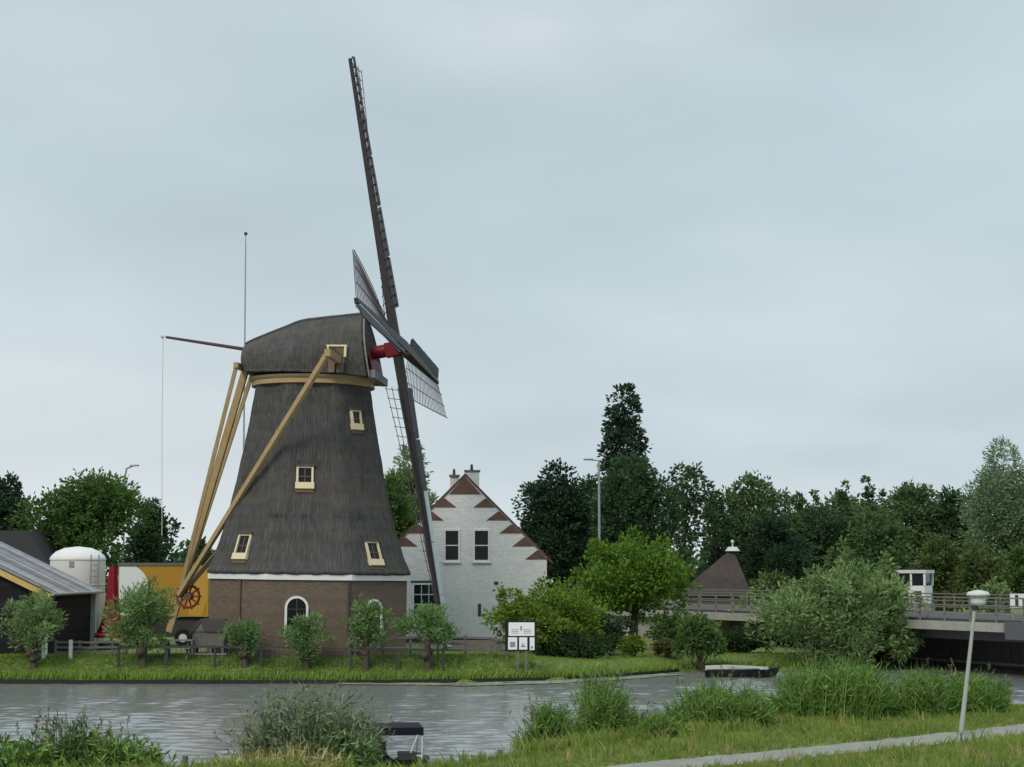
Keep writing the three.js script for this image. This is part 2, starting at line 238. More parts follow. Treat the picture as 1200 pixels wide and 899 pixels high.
  function archWindow(k, y0, off, w, h, ap = 4.3) {
    const m = onFace(k, y0, off, ap), T = g => g.applyMatrix4(m), r = w / 2, arch = (R, hh, y) => { const s = new THREE.Shape(); s.moveTo(-R, y); s.lineTo(R, y); s.lineTo(R, hh); s.absarc(0, hh, R, 0, Math.PI); s.lineTo(-R, y); return s; };
    const outer = arch(r + 0.1, h - r, -0.08); outer.holes.push(arch(r, h - r, 0));
    const win = mesh('arched_window', T(boxUV(new THREE.ExtrudeGeometry(outer, { depth: 0.1, bevelEnabled: false, curveSegments: 16 }).translate(0, 0, -0.02))), whitePaint, mill);
    mesh('pane', T(new THREE.ExtrudeGeometry(arch(r, h - r, 0), { depth: 0.03, bevelEnabled: false, curveSegments: 16 })), glassDark, win);
    mesh('glazing_bar', T(merge([slab(-0.025, 0.025, 0, h - 0.02, 0.03, 0.06), slab(-r, r, h * 0.38, h * 0.38 + 0.04, 0.03, 0.062), slab(-r, r, h * 0.68, h * 0.68 + 0.04, 0.03, 0.062)])), darkSteel, win);
  }
  archWindow(0, 0.98, -0.5, 0.8, 1.52); archWindow(1, 0.98, -0.35, 0.8, 1.4); archWindow(2, 0.98, 0, 0.8, 1.4);
  mesh('drainpipe', rod(V(0, 0, 0), V(0, 2.3, 0), 0.05).applyMatrix4(onFace(-1, 1.0, 0.2, 4.36)), brownWood, mill);
  mesh('drainpipe', rod(V(0, 0, 0), V(0, 2.3, 0), 0.05).applyMatrix4(onFace(0, 1.0, 1.72, 4.36)), darkSteel, mill);

  // cap: shaft direction and the horizontal across it
  const PSI = 4.1 * Math.PI / 180, EPS = 10.3 * Math.PI / 180;
  const ah = V(Math.cos(PSI), 0, Math.sin(PSI)), across = V(-Math.sin(PSI), 0, Math.cos(PSI));      // across points to the near bank
  const L = (s, y, w) => V(0, y, 0).addScaledVector(ah, s).addScaledVector(across, w);
  mesh('cap_ring', new THREE.CylinderGeometry(2.76, 2.78, 0.34, 48, 1, false).translate(0, 12.06, 0), ochreWood, mill);
  mesh('ring_moulding', new THREE.CylinderGeometry(2.92, 2.84, 0.12, 48, 1, false).translate(0, 12.2, 0), woodMat([0.2, 0.17, 0.1], [0.32, 0.27, 0.16]), mill);
  const st = [[-3.15, -3.1, 13.86, 12.8, 1.15], [-2.9, -2.8, 14.0, 12.47, 1.65], [-2.2, -2.1, 14.3, 12.42, 2.15], [-1.4, -1.4, 14.62, 12.39, 2.55], [-0.6, -0.6, 14.93, 12.36, 2.8], [0.3, 0.4, 15.06, 12.33, 2.85], [1.2, 1.5, 15.16, 12.28, 2.72], [2.3, 2.86, 15.28, 12.22, 2.3]];
  const capAt = (i, t, sgn) => { const [sTop, sBot, top, bot, w] = st[i]; const s = sBot + (sTop - sBot) * t, hw = w * (1 + 0.05 * Math.sin(t * Math.PI)) * Math.pow(1 - Math.pow(t, 2.5), 0.75); return L(s, bot + (top - bot) * t, sgn * hw); };
  {
    const fine = []; const N = 44; for (let i = 0; i <= N; i++) { const f = i / N * (st.length - 1), k = Math.min(st.length - 2, Math.floor(f)), t = f - k; fine.push(st[k].map((v, q) => v + (st[k + 1][q] - v) * t)); }
    const M = 20, pos = [], uv = [], idx = [], cols = 2 * M + 1;
    fine.forEach(([sT, sB, top, bot, w], i) => { for (let j = 0; j < cols; j++) { const q = j / M - 1, t = 1 - Math.abs(q), hw = Math.sign(q) * w * (1 + 0.05 * Math.sin(t * Math.PI)) * Math.pow(1 - Math.pow(t, 2.5), 0.75); const s = sB + (sT - sB) * t, y = bot + (top - bot) * t + 0.05 * fbm(s * 2, y0(t), q * 3, 3); const p = L(s, y, hw); pos.push(p.x, p.y, p.z); uv.push(s, Math.abs(q) * 3.4 + (q < 0 ? 8 : 0)); if (i && j) { const o = i * cols + j; idx.push(o - cols - 1, o - 1, o - cols, o - cols, o - 1, o); } } });
    function y0(t) { return t * 3; }
    for (const e of [0, N]) { const c = pos.length / 3, [sT, sB, top, bot] = fine[e], p = L((sT + sB) / 2, (top + bot) / 2, 0); pos.push(p.x, p.y, p.z); uv.push(0, 0); for (let j = 0; j < cols; j++) idx.push(c, e * cols + j, e * cols + (j + 1) % cols); }
    { const c0 = pos.length / 3; for (let i = 1; i <= N; i++) idx.push((i - 1) * cols, i * cols, (i - 1) * cols + cols - 1, i * cols, i * cols + cols - 1, (i - 1) * cols + cols - 1); }
    const g = new THREE.BufferGeometry(); g.setAttribute('position', new THREE.Float32BufferAttribute(pos, 3)); g.setAttribute('uv', new THREE.Float32BufferAttribute(uv, 2)); g.setIndex(idx); const h = g.toNonIndexed(); h.computeVertexNormals();
    const cap = mesh('cap', g, thatch, mill); g.computeVertexNormals();
    // front boards of the cap, pale edge trim, red breast beam
    const n = st.length - 1, edge = sgn => { const a = []; for (let t = 0; t <= 1.001; t += 0.1) a.push(capAt(n, Math.min(1, t), sgn).addScaledVector(ah, 0.03)); return a; };
    for (const sgn of [-1, 1]) mesh('barge_trim', tube(edge(sgn), 0.04, 20, 6), plankGrey, cap);
    mesh('breast_beam', beam(L(2.95, 12.35, -2.1), L(2.95, 12.35, 2.1), 0.3, 0.34), plankGrey, cap);
    mesh('front_board', merge([-1.4, -0.7, 0, 0.7, 1.4].map(w => beam(L(2.92, 12.5, w), L(2.75, 13.2, w * 0.95), 0.66, 0.05, 0.62, 0.05, across))), redPaint, cap);
    mesh('ridge_roll', tube(st.map(q => L(q[0], q[2] + 0.01, 0)), 0.09, 30, 8), thatch, cap);
  }
  { // hatch in the near flank with the long cross beam sticking out
    const P = L(1.15, 13.05, 0), w0 = 2.6;
    const hatch = mesh('hatch_frame', merge([beam(L(1.08, 12.98, w0), L(1.08, 13.5, w0 - 0.1), 0.07, 0.4), beam(L(1.85, 12.98, w0), L(1.85, 13.5, w0 - 0.1), 0.1, 0.4), beam(L(1.02, 13.52, w0 - 0.1), L(1.92, 13.52, w0 - 0.1), 0.4, 0.08)]), creamPaint, mill);
    mesh('opening_board', slab(-0.36, 0.36, -0.3, 0.3, -0.02, 0.02).applyMatrix4(new THREE.Matrix4().makeBasis(ah, V(0, 1, 0), across).setPosition(L(1.47, 13.25, w0 + 0.02))), brownWood, hatch);  // brown board added in place of the dark, shaded opening
    mesh('hatch_board', merge([beam(L(1.3, 12.3, w0 + 0.42), L(1.3, 12.92, w0 + 0.22), 0.3, 0.05, 0.3, 0.05, ah), beam(L(1.7, 12.3, w0 + 0.42), L(1.7, 12.92, w0 + 0.22), 0.3, 0.05, 0.3, 0.05, ah)]), brownWood, hatch);
  }
  const ends = { near: L(1.6, 12.86, 5.55), far: L(1.6, 12.86, -5.55) };
  mesh('long_cross_beam', beam(L(1.6, 12.86, -5.75), L(1.6, 12.86, 5.75), 0.26, 0.3), ochreWood, mill);
  const kN = L(-3.18, 12.72, 1.7), kF = L(-3.18, 12.72, -1.7);
  mesh('short_cross_beam', beam(L(-3.18, 12.74, 1.85), L(-3.18, 12.74, -1.85), 0.2, 0.24), ochreWood, mill);
  const tTop = L(-3.12, 12.75, 0), tFoot = L(-6.3, 0.85, 0), onTail = t => tTop.clone().lerp(tFoot, t);
  const tail = mesh('tail_beam', beam(tTop, tFoot, 0.27, 0.3, 0.25, 0.28, across), ochreWood, mill);
  for (const sg of [1, -1]) { const e = sg > 0 ? ends.near : ends.far; mesh('long_strut', beam(e, onTail(0.86).addScaledVector(across, sg * 0.2), 0.2, 0.22, 0.18, 0.2), ochreWood, mill); }
  for (const [e, sg] of [[kN, 1], [kF, -1]]) mesh('short_strut', beam(e, onTail(0.83).addScaledVector(across, sg * 0.24), 0.17, 0.18, 0.16, 0.16), ochreWood, mill);
  { // winding wheel at the foot of the tail
    const c = onTail(0.865).addScaledVector(ah, 0.42).addScaledVector(across, 0.1), m = new THREE.Matrix4().makeBasis(ah, V(0, 1, 0), across).setPosition(c);
    const wheel = mesh('winding_wheel', new THREE.TorusGeometry(0.5, 0.06, 8, 28).applyMatrix4(m), S({ color: C(0.17, 0.035, 0.025), roughness: 0.6 }), mill);
    for (let k = 0; k < 5; k++) { const a = k * Math.PI / 5; mesh('spoke', beam(V(Math.cos(a) * 0.62, Math.sin(a) * 0.62, 0), V(-Math.cos(a) * 0.62, -Math.sin(a) * 0.62, 0), 0.07).applyMatrix4(m), wheel.material, wheel); }
    mesh('capstan_drum', rod(c.clone().addScaledVector(across, -0.45), c.clone().addScaledVector(across, 0.15), 0.17, 0.17, 14), brownWood, wheel);
  }
  { // spar at the back of the cap with a hanging line
    const a = L(-2.95, 13.62, 0), b = V(X(190, 85) - cx, Y(396.5, 85) - MG, -0.2); b.x -= 0.16;
    const spar = mesh('rear_spar', rod(a, b, 0.085, 0.06, 8), S({ color: C(0.09, 0.05, 0.055), roughness: 0.6 }), mill);
    mesh('spar_tip', new THREE.SphereGeometry(0.09, 10, 8).translate(b.x - 0.16, b.y + 0.02, b.z), paleSteel, spar);
    mesh('hanging_line', tube([b.clone().add(V(-0.12, 0, 0)), b.clone().add(V(-0.05, -4, 0)), b.clone().add(V(0.1, -9, 0))], 0.017, 12, 5), paleSteel, spar);
  }
  // windshaft, canister and the four sails
  const nrm = ah.clone().multiplyScalar(Math.cos(EPS)).add(V(0, Math.sin(EPS), 0)), up = V(0, Math.cos(EPS), 0).addScaledVector(ah, -Math.sin(EPS));
  const hub = V(0, 0, 0).addScaledVector(ah, 3.88); hub.y = 13.72;
  const fi = 0.8 * Math.PI / 180, Ad = up.clone().multiplyScalar(Math.cos(fi)).addScaledVector(across, -Math.sin(fi)), Bd = across.clone().multiplyScalar(-Math.cos(fi)).addScaledVector(up, -Math.sin(fi));
  const at = (k) => hub.clone().addScaledVector(nrm, k);
  const shaft = mesh('windshaft', rod(at(-1.6), at(-0.2), 0.3, 0.3, 16), redPaint, mill);
  mesh('canister', merge([beam(at(-0.62), at(0.36), 0.62, 0.62, 0.62, 0.62, Ad)]), redPaint, shaft);
  const R = 13.7;
  for (const [d, e, dark, kA] of [[Ad, Bd, 0, 0], [Bd, Ad.clone().negate(), 1, 0.32], [Ad.clone().negate(), Bd.clone().negate(), 0, 0], [Bd.clone().negate(), Ad, 1, 0.32]]) {
    const c = at(kA * 0.9 - 0.1), on = (r, w = 0, q = 0) => { // w metres toward the lattice edge, twisted back; q metres forward
      const tw = (24 - 29 * Math.pow(Math.min(1, r / R), 0.75)) * Math.PI / 180; return c.clone().addScaledVector(d, r).addScaledVector(e, w * Math.cos(tw) + q * Math.sin(tw)).addScaledVector(nrm, -w * Math.sin(tw) + q * Math.cos(tw)); };
    const lead = (r, w, q = 0) => { const low = dark || d.y < -0.5, tw = ((low ? 24 : 38) - (low ? 14 : 18) * Math.pow(Math.min(1, r / R), 0.75)) * Math.PI / 180; return c.clone().addScaledVector(d, r).addScaledVector(e, -w * Math.cos(tw) + q * Math.sin(tw)).addScaledVector(nrm, w * Math.sin(tw) + q * Math.cos(tw)); };
    const sail = mesh('sail', beam(c, c.clone().addScaledVector(d, R), 0.44, 0.48, 0.15, 0.2, nrm), stockMat, mill);
    const nb = 28; for (let i = 0; i < nb; i++) { const r = 1.95 + (R - 2.05) * i / (nb - 1); mesh('cross_bar', [beam(on(r, 0), on(r, 1.98), 0.03, 0.026), beam(on(r, 0), lead(r, 0.66), 0.05, 0.045)], latheMat, sail); }
    for (const w of [0.72, 1.34, 1.96]) { const g = []; for (let i = 0; i < 6; i++) { const r0 = 1.85 + (R - 1.85) * i / 6, r1 = 1.85 + (R - 1.85) * (i + 1) / 6; g.push(beam(on(r0, w, 0.05), on(r1, w, 0.05), 0.032, 0.022)); } mesh('long_lath', g, latheMat, sail); }
    const nbd = 5; for (let i = 0; i < nbd; i++) { const r0 = 1.8 + (R - 1.85) * i / nbd, r1 = 1.8 + (R - 1.85) * (i + 1) / nbd - 0.07, in0 = dark || d.y < -0.5 ? 0.2 : 0.4, q = [lead(r0, in0, 0.03), lead(r0, 0.7, 0.05), lead(r1, 0.68, 0.05), lead(r1, in0, 0.03)], th = nrm.clone().multiplyScalar(0.03);
      const g = new THREE.BufferGeometry(), pts = [...q, ...q.map(v => v.clone().add(th))]; g.setAttribute('position', new THREE.Float32BufferAttribute(pts.flatMap(v => [v.x, v.y, v.z]), 3)); g.setIndex([0, 1, 2, 0, 2, 3, 4, 6, 5, 4, 7, 6, 0, 4, 1, 1, 4, 5, 1, 5, 2, 2, 5, 6, 2, 6, 3, 3, 6, 7, 3, 7, 0, 0, 7, 4]);
      mesh('wind_board', boxUV(g), d.y < -0.5 && i > 1 ? palePaint : plankDark, sail); }
    if (dark && d.z > 0) mesh('pale_stock_board', beam(c.clone().addScaledVector(d, 0.6).addScaledVector(e, -0.23), c.clone().addScaledVector(d, R - 0.3).addScaledVector(e, -0.14), 0.3, 0.05, 0.22, 0.05, nrm), palePaint, sail);
  }
  mill.updateMatrixWorld(true);
}
// ---------------------------------------------------------------- white gabled house
{
  const D = 97, cx = X(545, D), h = thing('white_house', 'white painted brick house with red brick triangles along its gable', 'house', [cx, MG, -D]);
  h.rotation.y = 0.02;
  const W = 4.2, ev = 4.3, ap = 8.5, L = 9;
  mesh('gable_wall', prism([[-W, -0.3], [W, -0.3], [W, ev], [0, ap], [-W, ev]], -0.3, 0), whiteBrick, h);
  mesh('side_wall', merge([slab(-W, -W + 0.3, -0.3, ev - 0.05, -L, -0.3), slab(W - 0.3, W, -0.3, ev - 0.05, -L, -0.3)]), whiteBrick, h);
  mesh('rear_wall', prism([[-W, -0.3], [W, -0.3], [W, ev - 0.1], [0, ap - 0.1], [-W, ev - 0.1]], -L - 0.3, -L), whiteBrick, h);
  mesh('dark_plinth', slab(-W - 0.03, W + 0.03, -0.3, 0.22, -0.2, 0.03), darkSteel, h);
  const roof = mesh('roof', merge([1, -1].map(s => { const p = [[0, ap + 0.02], [0, ap + 0.16], [s * (W + 0.25), ev - 0.11], [s * (W + 0.25), ev - 0.25]]; return prism(s > 0 ? p : p.reverse(), -L - 0.4, -0.02); })), roofTile, h);
  mesh('verge_coping', merge([1, -1].map(s => { const p = [[0, ap + 0.03], [0, ap + 0.13], [s * (W + 0.05), ev + 0.06], [s * (W + 0.05), ev - 0.04]]; return prism(s > 0 ? p : p.reverse(), -0.015, 0.07); })), redBrick, roof);
  for (const [x, y, w] of [[-0.05, ap - 0.42, 0.78], [-0.83, ap - 0.62, 0.5]]) {   // chimneys
    const c = mesh('chimney', slab(x + 0.05, x + w, y - 0.9, y + 0.65, x < -0.5 ? -1.5 : -0.75, x < -0.5 ? -0.9 : -0.04), whiteBrick, roof);
    const zc = x < -0.5 ? -1.2 : -0.4;
    mesh('chimney_cap', slab(x, x + w + 0.05, y + 0.65, y + 0.74, zc - 0.42, zc + 0.42), greyWood, roof);
    mesh('chimney_pot', rod(V(x + w / 2, y + 0.74, zc), V(x + w / 2, y + 1.05, zc), 0.08, 0.06), darkSteel, roof);
  }
  const tri = (pts) => mesh('brick_triangle', prism(pts, 0.003, 0.03), redBrick, h);
  tri([[-0.82, ap - 0.93], [0.82, ap - 0.93], [0.03, ap - 0.06], [-0.03, ap - 0.06]]);
  for (let k = 0; k < 5; k++) for (const s of [1, -1]) { const yb = ap - 1.6 - k * 0.665, xe = (ap - yb) - 0.04; const p = [[s * (xe - 1.12), yb], [s * xe, yb], [s * (xe - 0.46), yb + 0.46], [s * (xe - 0.56), yb + 0.43]]; tri(s > 0 ? p : p.reverse()); }
  function sash(x0, x1, y0, y1, cols, rows, depth = 0.05) {
    const f = 0.08, w = mesh('window', merge([slab(x0 - f, x0, y0 - f, y1 + f, 0.002, depth + 0.02), slab(x1, x1 + f, y0 - f, y1 + f, 0.002, depth + 0.02), slab(x0, x1, y1, y1 + f, 0.002, depth + 0.02), slab(x0, x1, y0 - f, y0, 0.002, depth + 0.02)]), whitePaint, h);
    for (let i = 0; i < cols; i++) for (let j = 0; j < rows; j++) mesh('pane', slab(x0 + (x1 - x0) * i / cols + 0.02, x0 + (x1 - x0) * (i + 1) / cols - 0.02, y0 + (y1 - y0) * j / rows + 0.02, y0 + (y1 - y0) * (j + 1) / rows - 0.02, 0.002, 0.02), glassDark, w);
    mesh('glazing_bar', merge([...Array(cols - 1).keys()].map(i => slab(x0 + (x1 - x0) * (i + 1) / cols - 0.02, x0 + (x1 - x0) * (i + 1) / cols + 0.02, y0, y1, 0.002, 0.04)).concat([...Array(rows - 1).keys()].map(j => slab(x0, x1, y0 + (y1 - y0) * (j + 1) / rows - 0.025, y0 + (y1 - y0) * (j + 1) / rows + 0.025, 0.002, 0.043)))), cols > 1 ? palePaint : whitePaint, w);
    mesh('sill', slab(x0 - 0.13, x1 + 0.13, y0 - f - 0.07, y0 - f, 0.002, 0.12), whitePaint, w);
  }
  sash(-1.0, -0.33, 4.2, 5.7, 1, 2); sash(0.5, 1.2, 4.2, 5.7, 1, 2);
  sash(-2.6, -1.45, 0.95, 2.95, 3, 4);
  mesh('window_lintel', slab(-2.75, -1.3, 3.05, 3.15, 0.002, 0.06), darkSteel, h);
  mesh('wall_vent', slab(1.5, 1.72, 2.95, 3.1, 0.002, 0.03), darkSteel, h);
  mesh('wall_slit', slab(0.68, 0.83, 1.35, 1.98, 0.002, 0.03), darkSteel, h);
  mesh('wall_lamp', merge([slab(W, W + 0.2, 3.12, 3.18, -0.2, -0.12), new THREE.SphereGeometry(0.11, 10, 8).translate(W + 0.24, 3.1, -0.16)]), whitePaint, h);
}
// ---------------------------------------------------------------- black shed with sheet roof
{
  const x1 = X(57, 82), x0 = x1 - 9.2, xm = (x0 + x1) / 2, g = thing('shed', 'black boarded shed with grey sheet roof and yellow barge board', 'shed', [0, MG, -82]);
  const ev = Y(694, 82) - MG, rise = (x1 - xm) * 0.48, L = 9.1;
  mesh('front_wall', prism([[x0, -0.3], [x1, -0.3], [x1, ev], [xm, ev + rise], [x0, ev]], -0.15, 0), blackBoard, g);
  mesh('side_wall', slab(x1 - 0.15, x1 - 0.01, -0.3, ev - 0.02, -L, -0.15), blackBoard, g);
  mesh('side_wall', slab(x0 + 0.01, x0 + 0.15, -0.3, ev - 0.02, -L, -0.15), blackBoard, g);
  mesh('rear_wall', prism([[x0, -0.3], [x1, -0.3], [x1, ev], [xm, ev + rise], [x0, ev]], -L - 0.15, -L), blackBoard, g);
  const mats = [0.2, 0.26, 0.32].map(v => S({ roughness: 0.7, metalness: 0.1, map: tex(256, 256, 3, 3, (u, w) => { const k = v * (0.75 + 0.5 * tn(u, w, 4, 30, 4)); return [k, k, k * 1.06]; }) }));
  const N = 9; for (const s of [1, -1]) for (let i = 0; i < N; i++) { // corrugated sheets laid side by side
    const za = 0.35 - (L + 0.8) * i / N, zb = 0.35 - (L + 0.8) * (i + 1) / N - 0.05, n = 28, pos = [], uv = [], idx = [];
    for (let k = 0; k <= n; k++) { const z = za + (zb - za) * k / n, w = 0.022 * Math.cos(k / n * 7 * 2 * Math.PI) + (i % 2) * 0.012; for (const t of [0, 1]) { const xx = t ? xm : xm + s * (x1 - xm + 0.35), yy = ev + rise * (1 - Math.abs(xx - xm) / (x1 - xm)) + 0.1 + w; pos.push(xx, yy, z); uv.push(z, t * 5); } if (k) { const o = k * 2; idx.push(o - 2, o - 1, o, o - 1, o + 1, o); } }
    const q = new THREE.BufferGeometry(); q.setAttribute('position', new THREE.Float32BufferAttribute(pos, 3)); q.setAttribute('uv', new THREE.Float32BufferAttribute(uv, 2)); q.setIndex(idx); q.computeVertexNormals();
    mesh('roof_sheet', q, mats[(i * 2 + (s > 0 ? 0 : 1)) % 3], g); }
  const yel = woodMat([0.45, 0.32, 0.09], [0.6, 0.45, 0.16], 0.6);
  for (const s of [1, -1]) { const p = [[xm, ev + rise + 0.06], [xm + s * (x1 - xm + 0.3), ev - 0.3 * 0.48 + 0.06], [xm + s * (x1 - xm + 0.3), ev - 0.3 * 0.48 - 0.2], [xm, ev + rise - 0.22]]; mesh('barge_board', prism(s > 0 ? p.reverse() : p, 0.22, 0.3), yel, g); }
  mesh('gutter', rod(V(x1 + 0.38, ev - 0.1, 0.35), V(x1 + 0.38, ev - 0.1, -L - 0.45), 0.07, 0.07, 8), steel, g);
  mesh('drainpipe', rod(V(x1 + 0.09, -0.2, 0.1), V(x1 + 0.09, ev - 0.1, 0.1), 0.07, 0.07, 8), paleSteel, g);
  mesh('corner_post', slab(x1 - 0.02, x1 + 0.22, -0.3, ev - 0.05, -L - 0.1, -L + 0.3), palePaint, g);
}
{ // house behind the shed
  const D = 112, cx = X(2, D), g = thing('brick_house', 'house with pale gable and dark tiled roof behind the sheet roof', 'house', [cx, MG, -D]), ridge = Y(622, D) - MG;
  mesh('gable_wall', prism([[-3, -0.3], [1.6, -0.3], [1.6, 2.9], [-1, ridge], [-3, ridge - 2.1]], 0, 0.3), S({ map: brickTex([0.4, 0.34, 0.26], [0.3, 0.25, 0.2], [0.35, 0.32, 0.27], 0.8) }), g);
  mesh('wall', slab(-3, 3.2, -0.3, 2.8, -7, -0.01), brown, g);
  mesh('roof', prism([[-1.4, ridge + 0.05], [-1.4, ridge - 0.1], [3.5, 2.5], [3.6, 2.7], [1.6, ridge]], -7.3, -0.35), S({ color: C(0.05, 0.05, 0.055), roughness: 0.85 }), g);
}
{ // white tank
  const D = 95, cx = X(93.5, D), r = 1.36, top = Y(655, D) - MG, g = thing('storage_tank', 'white cylindrical storage tank with domed lid behind the shed', 'tank', [cx, MG, -D]);
  const wmat = S({ roughness: 0.5, map: tex(256, 256, 4, 4, (u, v) => { const k = 0.62 + 0.16 * tn(u, v, 20, 3, 4); return mix3([k, k, k * 0.98], [0.4, 0.4, 0.36], Math.max(0, tn(u + 0.3, v, 34, 4, 3) - 0.6) * 1.5); }) });
  mesh('tank_wall', new THREE.LatheGeometry([[0, 0], [r, 0], [r, top]].map(p => new THREE.Vector2(...p)), 48), wmat, g);
  mesh('domed_lid', new THREE.LatheGeometry([[r + 0.03, top - 0.06], [r + 0.03, top], [r * 0.97, top + 0.14], [r * 0.8, top + 0.36], [r * 0.5, top + 0.54], [0.001, top + 0.62]].map(p => new THREE.Vector2(...p)), 48), wmat, g);
  mesh('hoop', new THREE.TorusGeometry(r + 0.01, 0.025, 6, 48).rotateX(Math.PI / 2).translate(0, top - 1.3, 0), paleSteel, g);
  mesh('hatch', slab(-0.12, 0.12, top - 0.42, top - 0.12, r - 0.06, r + 0.03), steel, g);
  mesh('ladder', merge([-0.2, 0.2].map(q => rod(V(r * 0.72 + q * 0.8, 0, r * 0.74 - q * 0.7), V(r * 0.72 + q * 0.8, top + 0.2, r * 0.74 - q * 0.7), 0.03)).concat([...Array(14).keys()].map(i => rod(V(r * 0.72 - 0.16, 0.3 + i * 0.28, r * 0.74 + 0.14), V(r * 0.72 + 0.16, 0.3 + i * 0.28, r * 0.74 - 0.14), 0.018)))).translate(0.12, 0, 0.12), steel, g);
}
{ // printed box trailer and the red cover beside it
  const D = 92, x0 = X(141, D), x1 = X(246, D), y0 = 1.45, y1 = Y(663, D) - MG, g = thing('box_trailer', 'yellow box trailer with white curved print behind the mill tail', 'trailer', [0, MG, -D]);
  const cv = document.createElement('canvas'); cv.width = 512; cv.height = 384; const c = cv.getContext('2d');
  c.fillStyle = '#a98030'; c.fillRect(0, 0, 512, 384);  c.fillStyle = '#bd9440'; c.beginPath(); c.ellipse(470, 120, 60, 320, 0.1, 0, 7); c.fill();
  c.fillStyle = '#d5dbdc'; c.beginPath(); c.moveTo(0, 0); c.lineTo(95, 0); c.quadraticCurveTo(185, 70, 165, 200); c.quadraticCurveTo(150, 320, 60, 384); c.lineTo(0, 384); c.fill();
  const t = new THREE.CanvasTexture(cv); t.colorSpace = THREE.SRGBColorSpace;
  mesh('box_body', slab(x0, x1, y0, y1, -2.4, 0), S({ color: C(0.45, 0.3, 0.06), roughness: 0.5 }), g);
  mesh('printed_side', new THREE.PlaneGeometry(x1 - x0 - 0.1, y1 - y0 - 0.1).translate((x0 + x1) / 2, (y0 + y1) / 2, 0.006), S({ map: t, roughness: 0.45 }), g);
  mesh('roof_rail', slab(x0 - 0.05, x1 - 0.9, y1, y1 + 0.14, -2.42, 0.05), greyWood, g);
  for (const x of [x0 + 1.1, x1 - 1.2]) { const w = mesh('wheel', new THREE.CylinderGeometry(0.42, 0.42, 0.26, 24).rotateX(Math.PI / 2).translate(x, 0.42, -0.2), S({ color: C(0.015, 0.015, 0.015) }), g); mesh('wheel_hub', new THREE.CylinderGeometry(0.2, 0.2, 0.03, 16).rotateX(Math.PI / 2).translate(x, 0.42, -0.055), paleSteel, w); }
  mesh('chassis', slab(x0 + 0.2, x1 - 0.2, 0.45, y0 - 0.002, -2.2, -0.2), darkSteel, g);
}
{
  const D = 89, cx = X(134, D), g = thing('red_cover', 'tall red pointed cover with flared foot between tank and yellow trailer', 'cover', [cx, MG, -D]);
  const cloth = S({ color: C(0.2, 0.006, 0.018), roughness: 0.6 }), ht = Y(664, D) - MG, pos = [], idx = [], n = 40, m = 22;
  for (let j = 0; j <= m; j++) for (let i = 0; i <= n; i++) { const t = j / m, a = i / n * 2 * Math.PI, w = (0.17 + 0.26 * (1 - t) + 0.26 * Math.pow(1 - t, 5)) * (1 + 0.1 * fbm(Math.cos(a) * 2, t * 4, Math.sin(a) * 2, 2)) * (1 + 0.1 * Math.cos(a * 6) * (1 - t * 0.5)); pos.push(Math.cos(a) * w - 0.1 * Math.pow(1 - t, 5) + 0.02, 0.55 + (ht - 0.55) * t, Math.sin(a) * w); if (i && j) { const o = j * (n + 1) + i; idx.push(o - n - 2, o - n - 1, o - 1, o - n - 1, o, o - 1); } }
  const q = new THREE.BufferGeometry(); q.setAttribute('position', new THREE.Float32BufferAttribute(pos, 3)); q.setIndex(idx); q.computeVertexNormals();
  mesh('cover_cloth', q, cloth, g);
  mesh('hem_band', new THREE.CylinderGeometry(0.66, 0.7, 0.1, 28, 1, true).translate(-0.08, 0.72, 0), S({ color: C(0.45, 0.09, 0.09), roughness: 0.6 }), g);
  mesh('foot', merge([new THREE.CylinderGeometry(0.5, 0.55, 0.3, 20).translate(-0.08, 0.14, 0), rod(V(-0.02, 0.2, 0), V(0.02, ht + 0.12, 0), 0.05)]), darkSteel, g);
}
{ // little coop in the yard
  const D = 80.5, x0 = X(226, D), x1 = X(268, D), g = thing('coop', 'weathered grey wooden coop on legs beside the brick mill base', 'coop', [0, MG, -D]);
  const b = 0.42, e = 1.1, r = 1.62, w = x1 - x0;
  mesh('box_wall', slab(x0 + 0.1, x1 - 0.1, b, e, -0.9, 0), greyWood, g);
  mesh('roof', merge([prism([[x0 + 0.42, r], [x1 - 0.1, r - 0.02], [x1 + 0.08, e], [x0 + 0.62, e]], 0.02, 0.08), prism([[x0 - 0.06, e - 0.04], [x0 + 0.42, r], [x0 + 0.48, r - 0.06], [x0 + 0.02, e - 0.12]], -0.95, 0.1), slab(x0 + 0.42, x1 - 0.1, r - 0.05, r, -0.9, 0.06)]), S({ color: C(0.075, 0.07, 0.065), roughness: 0.95 }), g);
  mesh('gable_board', prism([[x0 + 0.06, e], [x0 + 0.6, e], [x0 + 0.44, r - 0.08]], -0.02, 0.04), greyWood, g);
  for (const x of [x0 + 0.16, (x0 + x1) / 2 + 0.1, x1 - 0.16]) for (const z of [-0.85, -0.05]) mesh('leg', slab(x - 0.05, x + 0.05, -0.25, b, z - 0.05, z + 0.05), greyWood, g);
  mesh('floor_board', slab(x0, x1, 0.12, 0.2, -0.9, 0.06), plankGrey, g);
}
{ // picnic table
  const D = 80.3, cx = X(216, D), g = thing('picnic_table', 'grey wooden picnic table beside the weathered coop', 'table', [cx, MG, -D]);
  for (let i = 0; i < 4; i++) mesh('plank', slab(-0.8, 0.5, 0.72, 0.77, -0.42 + i * 0.2, -0.25 + i * 0.2), plankGrey, g);
  for (const z of [-0.75, 0.65]) mesh('bench_plank', slab(-0.8, 0.5, 0.42, 0.47, z - 0.13, z + 0.13), plankGrey, g);
  for (const x of [-0.6, 0.3]) mesh('leg_frame', merge([beam(V(x, -0.2, 0.6), V(x, 0.72, 0.1), 0.08), beam(V(x, -0.2, -0.7), V(x, 0.72, -0.25), 0.08), beam(V(x, 0.4, -0.85), V(x, 0.4, 0.75), 0.07)]), greyWood, g);
}
